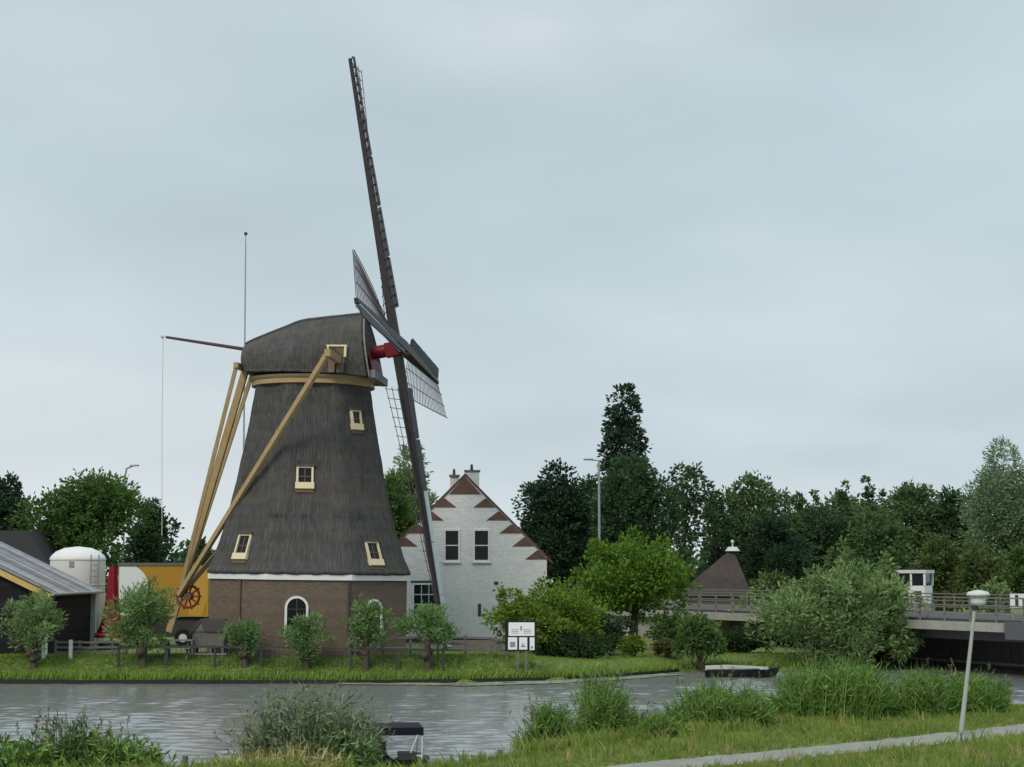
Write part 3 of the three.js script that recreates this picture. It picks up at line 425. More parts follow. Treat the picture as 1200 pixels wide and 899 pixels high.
// ---------------------------------------------------------------- fences on the far bank
function fence(name, label, D, pxs, h, mat, rails, wires, lean = 0) {
  const g = thing(name, label, 'fence', [0, 0, 0]), tops = [];
  pxs.forEach((p, i) => { const x = X(p, D), y = farH(x, -D); mesh('post', slab(x - 0.05, x + 0.05, y - 0.3, y + h + (hash(i, 5) - 0.5) * 0.08, -D - 0.05, -D + 0.05), mat, g); tops.push([x, y]); });
  for (let i = 0; i + 1 < tops.length; i++) for (const r of rails) mesh('rail', beam(V(tops[i][0], tops[i][1] + r, -D + 0.07), V(tops[i + 1][0], tops[i + 1][1] + r + (hash(i, 9) - 0.5) * 0.04, -D + 0.07), 0.03, 0.09), mat, g);
  if (wires) { const w = []; for (let i = 0; i + 1 < tops.length; i++) { const n = 10; for (const k of [0.15, 0.4, 0.65]) w.push(rod(V(tops[i][0], tops[i][1] + h * k, -D), V(tops[i + 1][0], tops[i + 1][1] + h * k, -D), 0.008, 0.008, 4)); for (let j = 1; j < n; j++) { const t = j / n, x = tops[i][0] + (tops[i + 1][0] - tops[i][0]) * t, y = tops[i][1] + (tops[i + 1][1] - tops[i][1]) * t; w.push(rod(V(x, y, -D), V(x, y + h * 0.95, -D), 0.007, 0.007, 4)); } } mesh('wire_mesh', w, darkSteel, g); }
}
fence('wire_fence', 'low dark wire fence with thin posts along the grass bank', 79.1, [143, 199, 255, 309, 361, 413, 466, 520], 0.92, darkSteel, [0.86], true);
fence('rail_fence', 'weathered grey timber rail fence between mill and notice board', 81.0, [388, 418, 450, 482, 514, 546, 576, 594], 0.92, greyWood, [0.3, 0.58, 0.84], false);
fence('plank_fence', 'low dark plank fence in front of the black shed', 81.2, [70, 88, 98, 116, 136, 152], 0.75, greyWood, [0.2, 0.42, 0.64], false);
for (const [p, w] of [[56, 'beside a pollard willow trunk before the black shed'], [87.5, 'by the plank fence before the black shed']]) { const x = X(p, 80.2), y = farH(x, -80.2); tag(single('white_post', slab(x - 0.07, x + 0.07, y - 0.2, y + 0.82, -80.27, -80.13), whitePaint), 'short white post ' + w, 'post', 'white posts before the shed'); }
{ // low masonry wall in front of the white house
  const D = 88; single('low_wall', slab(X(520, D), X(588, D), 0.4, 1.35, -D - 0.15, -D + 0.15), S({ map: brickTex([0.24, 0.22, 0.21], [0.15, 0.14, 0.13], [0.25, 0.24, 0.22], 0.8) }), 'low grey wall below the white house gable', 'wall');
}
{ // notice board
  const D = 79.3, cx = X(610.5, D), gy = farH(cx, -D), g = thing('notice_board', 'black framed notice board with white panels at the water edge', 'sign', [cx, gy, -D]);
  const w = 0.66, b = Y(763, D) - gy, t = Y(727.5, D) - gy;
  for (const x of [-0.14, 0.2]) mesh('post', slab(x - 0.05, x + 0.05, -0.4, b, -0.05, 0.05), greyWood, g);
  mesh('frame', slab(-w, w, b, t, -0.06, 0.04), S({ color: C(0.012, 0.012, 0.014), roughness: 0.5 }), g);
  const face = S({ color: C(0.72, 0.73, 0.76), roughness: 0.45 }), ink = S({ color: C(0.22, 0.23, 0.27), roughness: 0.6 });
  const panel = (x0, x1, y0, y1, marks) => { const p = mesh('white_panel', slab(x0, x1, y0, y1, 0.042, 0.055), face, g); mesh('printed_marks', merge(marks.map(q => slab(...q, 0.056, 0.058))), ink, p); };
  const H = t - b, yt = b + H * 0.5;
  panel(-w + 0.14, w - 0.1, yt, t - 0.07, [[-0.03, 0.04, yt + 0.22, yt + 0.4], ...[0.1, 0.17, 0.24].flatMap(q => [[-0.4, -0.1, yt + q, yt + q + 0.025], [0.1, 0.42, yt + q, yt + q + 0.025]])]);
  panel(-w + 0.12, -0.16, b + 0.06, yt - 0.06, [[-0.46, -0.24, b + 0.16, b + 0.38]]);
  panel(-0.08, 0.26, b + 0.06, yt - 0.06, [[0.0, 0.18, b + 0.16, b + 0.24], [0.05, 0.12, b + 0.26, b + 0.32]]);
  panel(0.36, w - 0.1, b + 0.04, yt - 0.06, [[0.41, 0.5, b + 0.1, b + 0.2]]);
}
// ---------------------------------------------------------------- lamp posts and the tall pole
{
  const D = 128, x = X(146.5, D), top = Y(549, D), g = thing('street_lamp', 'tall curved-arm street lamp rising above the leafy tree behind the tank', 'lamp post', [x, MG, -D]);
  mesh('pole', tube([V(0, -0.2, 0), V(0, 4, 0), V(0, top - MG - 0.6, 0), V(0.1, top - MG, 0), V(0.5, top - MG + 0.18, 0)], 0.065, 24, 8), steel, g);
  mesh('lamp_head', new THREE.CapsuleGeometry(0.11, 0.45, 4, 10).rotateZ(Math.PI / 2 + 0.1).scale(1, 0.6, 1).translate(0.62, top - MG + 0.2, 0), steel, g);
}
{
  const D = 110, x = X(702, D), top = Y(539, D), g = thing('street_lamp', 'tall straight street lamp in front of the dark pointed tree', 'lamp post', [x, MG, -D]);
  mesh('pole', rod(V(0, -0.2, 0), V(0, top - MG, 0), 0.1, 0.06), steel, g);
  mesh('lamp_arm', rod(V(0, top - MG - 0.04, 0), V(-0.7, top - MG + 0.02, 0), 0.045, 0.035), steel, g);
  mesh('lamp_head', new THREE.CapsuleGeometry(0.1, 0.4, 4, 10).rotateZ(Math.PI / 2).scale(1, 0.6, 1.4).translate(-0.62, top - MG + 0.03, 0), steel, g);
}
{
  const D = 102, x = X(284, D), top = Y(287, D) - MG, g = thing('flagpole', 'slender bare flagpole rising behind the mill cap', 'flagpole', [x, MG, -D]);
  mesh('pole', rod(V(0.1, -0.2, 0), V(0, top, 0), 0.065, 0.035), steel, g);
  mesh('finial', merge([new THREE.SphereGeometry(0.1, 10, 8).translate(0, top + 0.62, 0), rod(V(0, top, 0), V(0, top + 0.6, 0), 0.016)]), darkSteel, g);
}
{ // leaning lamp beside the path
  const D = 49.4, x = X(1119, D), y = nearH(x, -D), top = Y(711, D) - y, lean = X(1139, D) - x, g = thing('path_lamp', 'pale leaning lamp post with flat-topped lantern beside the path', 'lamp post', [x, y, -D]);
  mesh('pole', rod(V(-0.04, -0.3, 0), V(lean, top, 0), 0.068, 0.042, 12), S({ roughness: 0.6, map: tex(64, 256, 1, 3, (u, v) => mix3([0.28, 0.3, 0.28], [0.48, 0.49, 0.47], tn(u, v, 6, 9, 4))) }), g);
  const hx = lean + 0.07;
  mesh('lantern_body', new THREE.LatheGeometry([[0.05, 0], [0.17, 0.04], [0.2, 0.12], [0.21, 0.26]].map(p => new THREE.Vector2(...p)), 24).translate(hx + 0.02, top, 0), S({ color: C(0.62, 0.64, 0.62), roughness: 0.35 }), g);
  mesh('lantern_lid', new THREE.LatheGeometry([[0.21, 0.26], [0.29, 0.27], [0.3, 0.32], [0.26, 0.38], [0.1, 0.42], [0.001, 0.43]].map(p => new THREE.Vector2(...p)), 28).translate(hx + 0.02, top, 0), paleSteel, g);
  mesh('collar', new THREE.CylinderGeometry(0.1, 0.08, 0.12, 14).translate(lean, top - 0.03, 0), darkSteel, g);
}
// ---------------------------------------------------------------- bridge with control cabin
{
  const P0 = V(9.2, 0, -106.8), P1 = V(26.4, 0, -71.6), along = P1.clone().sub(P0), L = along.length(); along.normalize();
  const g = thing('road_bridge', 'flat concrete road bridge with grey railings over the dark water', 'bridge', [P0.x, 0, P0.z]); g.rotation.y = Math.atan2(-along.z, along.x);   // local x runs along the bridge, z toward the mill side
  const e = 1.92, dk = 2.42, cut = 27.6, railMat = S({ color: C(0.17, 0.16, 0.15), roughness: 0.7 }), bridgeSteel = S({ color: C(0.1, 0.105, 0.115), roughness: 0.6 });
  mesh('deck', slab(-16, L + 8, e + 0.06, dk, 0.1 - 0.3, -7.5), S({ color: C(0.09, 0.088, 0.085), roughness: 0.95 }), g);
  mesh('edge_beam', slab(-16, cut, e, dk - 0.12, -0.198, 0.2), concrete, g);
  mesh('edge_beam', slab(cut + 0.05, L + 8, e - 0.3, dk - 0.05, -0.198, 0.12), bridgeSteel, g);
  mesh('edge_beam', slab(-16, L + 8, e, dk, -7.9, -7.502), concrete, g);
  mesh('girder', merge([-1.2, -2.8, -4.4, -6].map(z => slab(0, L + 8, e - 0.45, e + 0.058, z - 0.2, z + 0.2))), bridgeSteel, g);
  for (const x of [3.5]) mesh('pier', slab(x - 0.5, x + 0.5, -0.5, e - 0.001, -7.4, -0.25), concrete, g);
  for (const z of [0.0, -7.7]) { for (let x = -15; x < L + 7; x += 1.75) mesh('railing_post', slab(x - 0.035, x + 0.035, dk - 0.12, dk + 0.98, z - 0.035, z + 0.035), railMat, g);
    for (const y of [0.3, 0.62, 0.96]) mesh('railing_rail', slab(-16, L + 8, dk + y - 0.03, dk + y + 0.03, z + 0.037, z + 0.07), railMat, g); }
  for (let x = 5; x < L + 7; x += 0.62) mesh('added_pile', slab(x - 0.29, x + 0.29, -0.5, e - 0.52 + 0.04 * Math.sin(x * 9), -5.3 - 0.04 * Math.cos(x * 5), -5.0), greyWood, g);  // pile row added to close the far side and keep the opening dark
  mesh('added_ledge', slab(5, L + 7, 0.14, 0.26, -4.98, -4.7), concrete, g);  // pale ledge added to draw the lit edge of the bank beyond
  mesh('abutment', slab(-17, 1.4, -0.4, e - 0.002, -7.4, -0.22), concrete, g);
}
{
  const D = 101, cx = X(1070, D), dk = 2.42, g = thing('control_cabin', 'small white bridge keeper cabin with a dark window band', 'cabin', [cx, dk, -D]); g.rotation.y = -0.5;
  const t = Y(668, D) - dk, w = 0.72;
  mesh('base', slab(-w, w, -0.3, 0.35, -w, w), concrete, g);
  mesh('wall', slab(-w, w, 0.35, t * 0.62, -w, w), whitePaint, g);
  mesh('blue_panel', slab(-w - 0.03, -w - 0.002, 0.6, t * 0.6, -w, w), S({ color: C(0.28, 0.42, 0.47), roughness: 0.5 }), g);
  mesh('window_band', slab(-w + 0.03, w - 0.03, t * 0.62, t * 0.92, -w + 0.03, w - 0.03), glassDark, g);
  for (const [x, z] of [[-w, -w], [w, -w], [-w, w], [w, w], [0, w], [-w, 0]]) mesh('mullion', slab(x - 0.05, x + 0.05, t * 0.62, t * 0.92, z - 0.05, z + 0.05), whitePaint, g);
  mesh('roof', slab(-w - 0.1, w + 0.1, t * 0.92, t, -w - 0.1, w + 0.1), paleSteel, g);
  for (const x of [-0.35, 0.35]) for (const y of [0.5, 0.85]) mesh('wall_pane', slab(x - 0.2, x + 0.2, y, y + 0.22, w + 0.002, w + 0.02), darkSteel, g);
}
for (const [p, lab] of [[1189, 'white traffic board with dark bars on the bridge rail']]) {
  const D = 82, g = thing('traffic_board', lab, 'sign', [X(p, D) + 0.2, 2.42, -D - 0.5]);
  mesh('board', slab(-0.4, 0.6, 0.55, 1.15, -0.03, 0.03), whitePaint, g); for (const x of [-0.1, 0.32]) mesh('dark_bar', slab(x - 0.09, x + 0.05, 0.62, 1.1, 0.031, 0.045), darkSteel, g); for (const x of [-0.3, 0.5]) mesh('post', slab(x - 0.04, x + 0.04, -0.05, 0.55, -0.03, 0.03), steel, g);
}
{ // pavilion with pyramid roof beyond the bridge
  const D = 124, cx = X(848, D), e = Y(697, D) - MG, t = Y(642, D) - MG, g = thing('pavilion', 'small house with steep brown thatched pyramid roof beyond the bridge', 'house', [cx, MG, -D]);
  mesh('wall', slab(-2.5, 1.4, -0.3, e, -2.8, 0), S({ color: C(0.13, 0.12, 0.11), roughness: 0.9 }), g);
  const a = V(0.72, t, -1.6), c = [V(-3.0, e - 0.1, 0.4), V(1.75, e - 0.1, 0.4), V(1.75, e - 0.1, -3.2), V(-3.0, e - 0.1, -3.2)], pos = [];
  for (let i = 0; i < 4; i++) for (const v of [c[i], c[(i + 1) % 4], a]) pos.push(v.x, v.y, v.z); for (const v of [c[0], c[2], c[1], c[0], c[3], c[2]]) pos.push(v.x, v.y, v.z);
  const q = new THREE.BufferGeometry(); q.setAttribute('position', new THREE.Float32BufferAttribute(pos, 3)); mesh('roof', boxUV(q), S({ map: tex(256, 256, 3, 3, (u, v) => mix3([0.045, 0.037, 0.035], [0.09, 0.074, 0.068], 0.5 * tn(u, v, 40, 10, 3) + 0.5 * tn(u, v, 5, 5, 4))), roughness: 1 }), g);
  mesh('roof_cap', new THREE.CylinderGeometry(0.3, 0.5, 0.28, 12).translate(a.x, t - 0.06, a.z), paleSteel, g);
  mesh('finial_ball', merge([new THREE.SphereGeometry(0.12, 12, 10).translate(a.x, t + 0.42, a.z), rod(V(a.x, t, a.z), V(a.x, t + 0.5, a.z), 0.05)]), paleSteel, g);
}
// ---------------------------------------------------------------- boats, stakes
function hull(Ln, W, H, n = 16) { // open boat shell, bow toward +x
  const pos = [], idx = [], m = 9; for (let i = 0; i <= n; i++) { const t = i / n, w = W / 2 * Math.pow(Math.sin(Math.PI * (0.5 + 0.5 * Math.pow(t, 2.2))), 0.7) * (0.82 + 0.18 * Math.sin(Math.PI * Math.min(1, t * 1.3))), s = H * (1 + 0.55 * t * t * t); for (let j = 0; j < m; j++) { const q = j / (m - 1) * 2 - 1, a = Math.abs(q); pos.push((t - 0.5) * Ln - (1 - Math.pow(a, 1.3)) * 0.16 * Ln * Math.pow(t, 5) + (1 - a) * 0.05 * Ln * (1 - t) * (1 - t), -0.18 + (s + 0.18) * Math.pow(a, 2.4), Math.sign(q) * w * Math.pow(a, 0.6)); if (i && j) { const o = i * m + j; idx.push(o - m - 1, o - m, o - 1, o - m, o, o - 1); } } }
  const c = pos.length / 3; pos.push(-Ln / 2, 0.05, 0); for (let j = 1; j < m; j++) idx.push(c, j - 1, j);
  const g = new THREE.BufferGeometry(); g.setAttribute('position', new THREE.Float32BufferAttribute(pos, 3)); g.setIndex(idx); g.computeVertexNormals(); return g;
}
{
  const D = 82.2, x0 = X(824, D), x1 = X(912, D), g = thing('moored_boat', 'long dark open boat under a grey cover moored by the lawn', 'boat', [(x0 + x1) / 2, 0.02, -D]); g.rotation.y = -0.1; const Ln = x1 - x0;
  mesh('hull', hull(Ln, 1.3, 0.3), S({ color: C(0.012, 0.012, 0.013), roughness: 0.5 }), g);
  mesh('cover', merge([prism([[-Ln / 2 + 0.02, 0.29], [Ln * 0.33, 0.34], [Ln * 0.33, 0.4], [-Ln * 0.2, 0.48], [-Ln / 2 + 0.02, 0.44]], -0.5, 0.56)]), S({ roughness: 0.7, map: tex(128, 128, 1.5, 1.5, (u, v) => mix3([0.3, 0.31, 0.3], [0.46, 0.47, 0.46], tn(u, v, 8, 4, 4))) }), g);
  mesh('gunwale', merge([1, -1].map(s => tube([V(-Ln / 2, 0.31, s * 0.53), V(0, 0.33, s * 0.62), V(Ln * 0.3, 0.37, s * 0.45), V(Ln / 2, 0.42, 0)], 0.03, 14, 6))), darkSteel, g);
}
{
  const D = 45, cx = X(464, D), g = thing('bimini_boat', 'small open motor boat with a black folding sunshade at the near bank', 'boat', [cx, 0.02, -D]); g.rotation.y = 0.12;
  const w = 0.62, ty = Y(852, D) - 0.02, navy = S({ color: C(0.01, 0.01, 0.018), roughness: 0.8 });
  mesh('hull', hull(3.4, 1.42, 0.26).rotateY(-Math.PI / 2 + 0.1).translate(0.1, 0, 1.0), S({ color: C(0.02, 0.02, 0.022), roughness: 0.4 }), g);
  mesh('canopy_top', merge([box(2 * w, 0.05, 1.5, 0, ty + 0.02, 0), box(2 * w + 0.02, 0.17, 0.03, 0, ty - 0.05, 0.76), box(2 * w + 0.02, 0.15, 0.03, 0, ty - 0.04, -0.76), box(0.03, 0.15, 1.5, w, ty - 0.04, 0), box(0.03, 0.15, 1.5, -w, ty - 0.04, 0)]), navy, g);
  mesh('side_flap', prism([[-w, ty - 0.1], [-w, 0.3], [-w + 0.06, 0.25], [-w + 0.7, 0.08], [-w + 0.32, 0.42]], 0.72, 0.75), navy, g);
  for (const [a, b] of [[V(w - 0.12, ty - 0.12, 0.76), V(w - 0.38, 0.1, 0.7)], [V(w - 0.02, ty - 0.1, 0.74), V(w - 0.02, 0.1, 0.7)], [V(w - 0.3, 0.3, 0.7), V(w, 0.28, 0.7)]]) mesh('canopy_strut', rod(a, b, 0.024, 0.024, 8), whitePaint, g);
  for (const s of [-1, 1]) mesh('canopy_strut', rod(V(s * w, ty - 0.1, -0.7), V(s * w * 0.9, 0.15, -0.6), 0.016), steel, g);
  mesh('seat', merge([box(0.4, 0.32, 0.4, -0.4, 0.22, 0.3), box(0.4, 0.3, 0.1, -0.4, 0.42, 0.06)]), S({ color: C(0.2, 0.12, 0.08), roughness: 0.7 }), g);
  mesh('engine_cover', box(0.4, 0.22, 0.5, 0.25, 0.26, 0.6), darkSteel, g);
}
for (const [p, py, D, w] of [[221.5, 886, 43.4, 'beside the bright green weeds'], [258.5, 884, 43.9, 'beside the straw coloured grass and grey shrub'], [585, 879, 46.6, 'beside the dark tufted reed clump']]) { const x = X(p, D), t = Y(py, D); tag(single('mooring_stake', rod(V(x, -0.5, -D), V(x + 0.02, t, -D), 0.075, 0.065, 10), greyWood), 'short dark wooden stake in the water ' + w, 'stake', 'mooring stakes along the near bank'); }
// ---------------------------------------------------------------- vegetation
class Leaves {
  constructor() { this.p = []; this.n = []; this.c = []; this.i = []; this.k = 0; }
  quad(a, b, c, d, nx, ny, nz, col) { const p = this.p, o = this.k; p.push(a[0], a[1], a[2], b[0], b[1], b[2], c[0], c[1], c[2], d[0], d[1], d[2]); for (let q = 0; q < 4; q++) { this.n.push(nx, ny, nz); this.c.push(col[0], col[1], col[2]); } this.i.push(o, o + 1, o + 2, o, o + 2, o + 3); this.k += 4; }
  leaf(x, y, z, dx, dy, dz, len, wid, col) {            // pointed leaf from (x,y,z) along d
    let l = Math.hypot(dx, dy, dz) || 1; dx /= l; dy /= l; dz /= l;
    let ax = rnd() - 0.5, ay = rnd() - 0.5, az = rnd() - 0.5; let sx = dy * az - dz * ay, sy = dz * ax - dx * az, sz = dx * ay - dy * ax; l = Math.hypot(sx, sy, sz) || 1; sx /= l; sy /= l; sz /= l;
    const nx = dz * sy - dy * sz, ny = dx * sz - dz * sx, nz = dy * sx - dx * sy, m = len * 0.45, w = wid / 2;
    this.quad([x, y, z], [x + dx * m + sx * w, y + dy * m + sy * w, z + dz * m + sz * w], [x + dx * len, y + dy * len, z + dz * len], [x + dx * m - sx * w, y + dy * m - sy * w, z + dz * m - sz * w], nx, ny, nz, col);
  }
  blade(x, y, z, h, lx, lz, w, col) {                   // grass or reed blade in three pieces, bending over
    const a = rnd() * 6.283, sx = Math.cos(a) * w / 2, sz = Math.sin(a) * w / 2, f = t => [x + lx * t * t, y + h * (t - 0.18 * t * t * Math.min(1, Math.hypot(lx, lz) / h)), z + lz * t * t];
    const ts = [0, 0.4, 0.75, 1], ws = [0.8, 1, 0.7, 0.05]; for (let k = 0; k < 3; k++) { const p = f(ts[k]), q = f(ts[k + 1]), u = ws[k], v = ws[k + 1]; this.quad([p[0] - sx * u, p[1], p[2] - sz * u], [p[0] + sx * u, p[1], p[2] + sz * u], [q[0] + sx * v, q[1], q[2] + sz * v], [q[0] - sx * v, q[1], q[2] - sz * v], -Math.sin(a), 0.2, Math.cos(a), col); }
  }
  geo() { const g = new THREE.BufferGeometry(); g.setAttribute('position', new THREE.Float32BufferAttribute(this.p, 3)); g.setAttribute('normal', new THREE.Float32BufferAttribute(this.n, 3)); g.setAttribute('color', new THREE.Float32BufferAttribute(this.c, 3)); g.setIndex(this.i); return g; }
}
const gauss = () => (rnd() + rnd() + rnd() - 1.5) * 0.82;
function crown(blobs, o) {
  const Lf = new Leaves(), wts = blobs.map(b => b[3] * b[4] + b[4] * b[5] + b[3] * b[5]), tot = wts.reduce((a, b) => a + b, 0), per = o.per || 14, nc = Math.round(o.n / per);
  blobs.forEach((b, bi) => { const k = Math.max(2, Math.round(nc * wts[bi] / tot));
    for (let i = 0; i < k; i++) {
      let dx = gauss(), dy = gauss() + 0.12, dz = gauss(), l = Math.hypot(dx, dy, dz) || 1; dx /= l; dy /= l; dz /= l;
      const r = (0.45 + 0.55 * Math.sqrt(rnd())) * (1 + 0.34 * fbm(dx * 2.2 + bi * 3.1, dy * 2.2, dz * 2.2 + o.seed, 2)), x = b[0] + dx * r * b[3], y = b[1] + dy * r * b[4], z = b[2] + dz * r * b[5];
      const t = Math.min(1, Math.max(0, rnd())), cc = mix3(o.cols[0], o.cols[1], t), cr = o.cr * rr(0.7, 1.3);
      for (let q = 0; q < per; q++) { const gx = gauss(), gy = gauss(), gz = gauss(), br = rr(0.8, 1.2); Lf.leaf(x + gx * cr, y + gy * cr, z + gz * cr, dx * 0.8 + gx + gauss() * 0.8, dy * 0.6 + gy * 0.5 + gauss() * 0.8 + (o.lift || 0), dz * 0.8 + gz + gauss() * 0.8, o.len * rr(0.65, 1.35), o.wid * rr(0.8, 1.2), [cc[0] * br, cc[1] * br, cc[2] * br]); }
    } });
  return Lf.geo();
}
const PAL = {
  wood: [[0.0602, 0.1145, 0.0447], [0.1327, 0.2074, 0.0775]],
  dark: [[0.0332, 0.0707, 0.033], [0.0753, 0.138, 0.0572]], deep: [[0.021, 0.0469, 0.0265], [0.0472, 0.0878, 0.0442]], mid: [[0.0524, 0.1097, 0.0287], [0.1114, 0.1902, 0.0497]], bright: [[0.078, 0.1617, 0.0188], [0.156, 0.2673, 0.0328]],
  lime: [[0.1003, 0.1778, 0.0219], [0.1888, 0.2765, 0.0347]], willow: [[0.118, 0.2018, 0.0729], [0.236, 0.3335, 0.1258]], silver: [[0.1225, 0.193, 0.1032], [0.2308, 0.3219, 0.1701]], olive: [[0.0721, 0.1097, 0.0331], [0.1311, 0.1755, 0.0552]], pollard: [[0.0944, 0.1843, 0.0596], [0.2045, 0.316, 0.1126]], grey: [[0.09, 0.13, 0.06], [0.21, 0.25, 0.14]], straw: [[0.2229, 0.2194, 0.0773], [0.4326, 0.4096, 0.1546]], hedge: [[0.0236, 0.0497, 0.0177], [0.0524, 0.0951, 0.0287]], reed: [[0.055, 0.135, 0.02], [0.18, 0.3, 0.055]]
};
let sd = 0;
// px: middle, tops and crown bottom in photo pixels, hw: half width in photo pixels, D: distance
function tree(name, label, cat, kind, pal, px, topY, botY, hw, D, o = {}) {
  sd++; seed = 1000 + sd * 77;
  const s = D / F, x = X(px, D), gy = o.g !== undefined ? o.g : MG, top = Y(topY, D) - gy, bot = Math.max(0.05, Y(botY, D) - gy), R = hw * s, Hh = (top - bot) / 2, cy = (top + bot) / 2;
  const t = thing(name, label, cat, [x, gy - 0.02, -D - (o.dz || 0)], o.group), blobs = [];
  if (kind === 'round' || kind === 'sparse') { const n = o.blobs ? Math.round(o.blobs * 1.3) : (kind === 'sparse' ? 26 : 20); for (let i = 0; i < n; i++) { let a = gauss(), b = gauss(), c = gauss(), l = Math.hypot(a, b, c) || 1; const q = kind === 'sparse' ? rr(0.35, 0.88) : rr(0.32, 0.74), f = kind === 'sparse' ? rr(0.13, 0.22) : rr(0.22, 0.44); const yy = b / l * q; const nar = 1 - (o.taper || 0.15) * Math.max(0, yy); blobs.push([a / l * q * R * nar, cy + yy * Hh, c / l * q * R * 0.9 * nar, f * R, f * Hh * (o.sq || 1), f * R]); } blobs.push([0, top - Hh * 0.42, 0, R * 0.4, Hh * 0.42, R * 0.4]); if (kind === 'sparse') blobs.pop(); }
  else if (kind === 'column') { const n = o.blobs || 11; for (let i = 0; i < n; i++) { const q = (i + 0.5) / n, w = R * (o.full ? (q < 0.8 ? 1 - 0.38 * q : 0.56) : Math.min(1, 1.75 * Math.pow(1 - q, 0.8))) * rr(0.8, 1.08); blobs.push([gauss() * R * 0.35, bot + (top - bot) * q * 0.97, gauss() * R * 0.3, w * 0.75, (top - bot) / n * 1.15, w * 0.75]); if (q < 0.85) { const sg = i % 2 ? 1 : -1; blobs.push([sg * w * 0.5, bot + (top - bot) * (q - 0.02), gauss() * R * 0.4, w * 0.45, (top - bot) / n * 1.3, w * 0.45]); } } }
  if (o.shoots) for (let i = 0; i < o.shoots; i++) { const a = rnd() * 6.283, e = rr(0.1, 1.35), q = rr(0.8, 1.12), l = rr(0.13, 0.2); blobs.push([Math.cos(a) * Math.cos(e) * q * R, cy + Math.sin(e) * q * Hh, Math.sin(a) * Math.cos(e) * q * R, l * R * (0.6 + 0.6 * Math.cos(e)), l * Hh * (0.7 + 1.1 * Math.sin(e)), l * R]); }
  const area = Math.PI * R * Hh, len = (o.len ? o.len * 0.78 : 4.9) * s, wid = len * (o.asp || 0.6), n = Math.min(o.max || 24000, Math.max(1800, (o.lai || (kind === 'sparse' ? 2.0 : 9)) * area / (len * wid * 0.5)));
  mesh('crown', crown(blobs, { n, len, wid, cr: o.cr || Math.max(0.16, 0.1 * R + 0.08), cols: PAL[pal], seed: sd * 5.3, per: o.per, lift: o.lift }), leafMat, t);
  const tr = o.tr || Math.max(0.08, R * 0.075), tk = [];
  if (o.multi) { for (let i = 0; i < o.multi; i++) { const b = blobs[i % blobs.length]; tk.push(rod(V(gauss() * R * 0.2, -0.15, gauss() * R * 0.2), V(b[0], b[1], b[2]), tr * 0.5, tr * 0.15, 6)); } }
  else { const k = V(gauss() * 0.1 * R, Math.max(bot * 0.9, cy - Hh * 0.5), 0); tk.push(rod(V(0, -0.2, 0), k, tr, tr * 0.72, 9)); tk.push(rod(k, V(k.x * 0.5, top - Hh * (kind === 'column' ? 0.2 : 0.5), 0), tr * 0.72, tr * 0.2, 7)); for (let i = 0; i < Math.min(blobs.length, kind === 'sparse' ? 22 : 9); i++) { const b = blobs[i]; tk.push(rod(k.clone().lerp(V(0, cy, 0), 0.3 * (i % 3)), V(b[0], b[1], b[2]), tr * 0.4, tr * 0.1, 6)); } }
  if (o.knob) for (let i = 0; i < 5; i++) tk.push(new THREE.IcosahedronGeometry(tr * rr(0.75, 1.15), 1).translate(gauss() * tr * 1.3, Math.max(bot, 0.45) + 0.12 + gauss() * tr * 1.2, gauss() * tr * 1.3));
  mesh('trunk', merge(tk), barkMat, t);
  return t;
}
// trees behind the yard, left
tree('broadleaf_tree', 'dark broadleaf tree behind the house with pale gable', 'tree', 'round', 'deep', 8, 556, 660, 40, 135);
tree('broadleaf_tree', 'wide leafy green tree behind the white tank', 'tree', 'round', 'mid', 104, 556, 690, 82, 118, { blobs: 20, dz: 0 });
tree('broadleaf_tree', 'low dark green tree behind the mill tail', 'tree', 'round', 'dark', 178, 588, 690, 34, 126);
tree('broadleaf_tree', 'low scrubby tree just behind the foot of the mill tail', 'tree', 'round', 'dark', 232, 632, 700, 34, 140);
tree('willow_tree', 'pale green willow between the mill body and the white house', 'tree', 'round', 'willow', 482, 520, 670, 44, 116, { asp: 0.4, blobs: 18 });
tree('broadleaf_tree', 'small green tree peeping beside the mill body and lower sail', 'tree', 'round', 'mid', 462, 555, 690, 30, 108);
// trees behind the house and lamp
tree('broadleaf_tree', 'round dark tree rising behind the white house', 'tree', 'round', 'deep', 652, 543, 700, 58, 132, { blobs: 20, lai: 10 });
tree('poplar_tree', 'tall dark pointed poplar, the highest of the trees', 'tree', 'column', 'deep', 731, 455, 640, 36, 134, { lai: 9, full: 1, blobs: 14 });
tree('broadleaf_tree', 'broad dark green tree around the foot of the tall poplar', 'tree', 'round', 'dark', 744, 538, 695, 68, 128, { blobs: 20, lai: 10 });
tree('broadleaf_tree', 'dark tree filling the space between the round dark tree and the poplar', 'tree', 'round', 'dark', 694, 560, 700, 44, 140, { lai: 10 });
tree('thin_tree', 'thin airy tree with sky showing through beside the poplar', 'tree', 'sparse', 'dark', 800, 532, 660, 40, 138, { lai: 2.6 });
tree('thin_tree', 'sparse slim tree behind the thatched pyramid roof', 'tree', 'sparse', 'dark', 838, 560, 690, 26, 146, { lai: 3.2 });
tree('broadleaf_tree', 'dark tree with lumpy crown above the thatched pyramid roof', 'tree', 'round', 'wood', 874, 562, 690, 52, 150, { blobs: 20, lai: 10 });
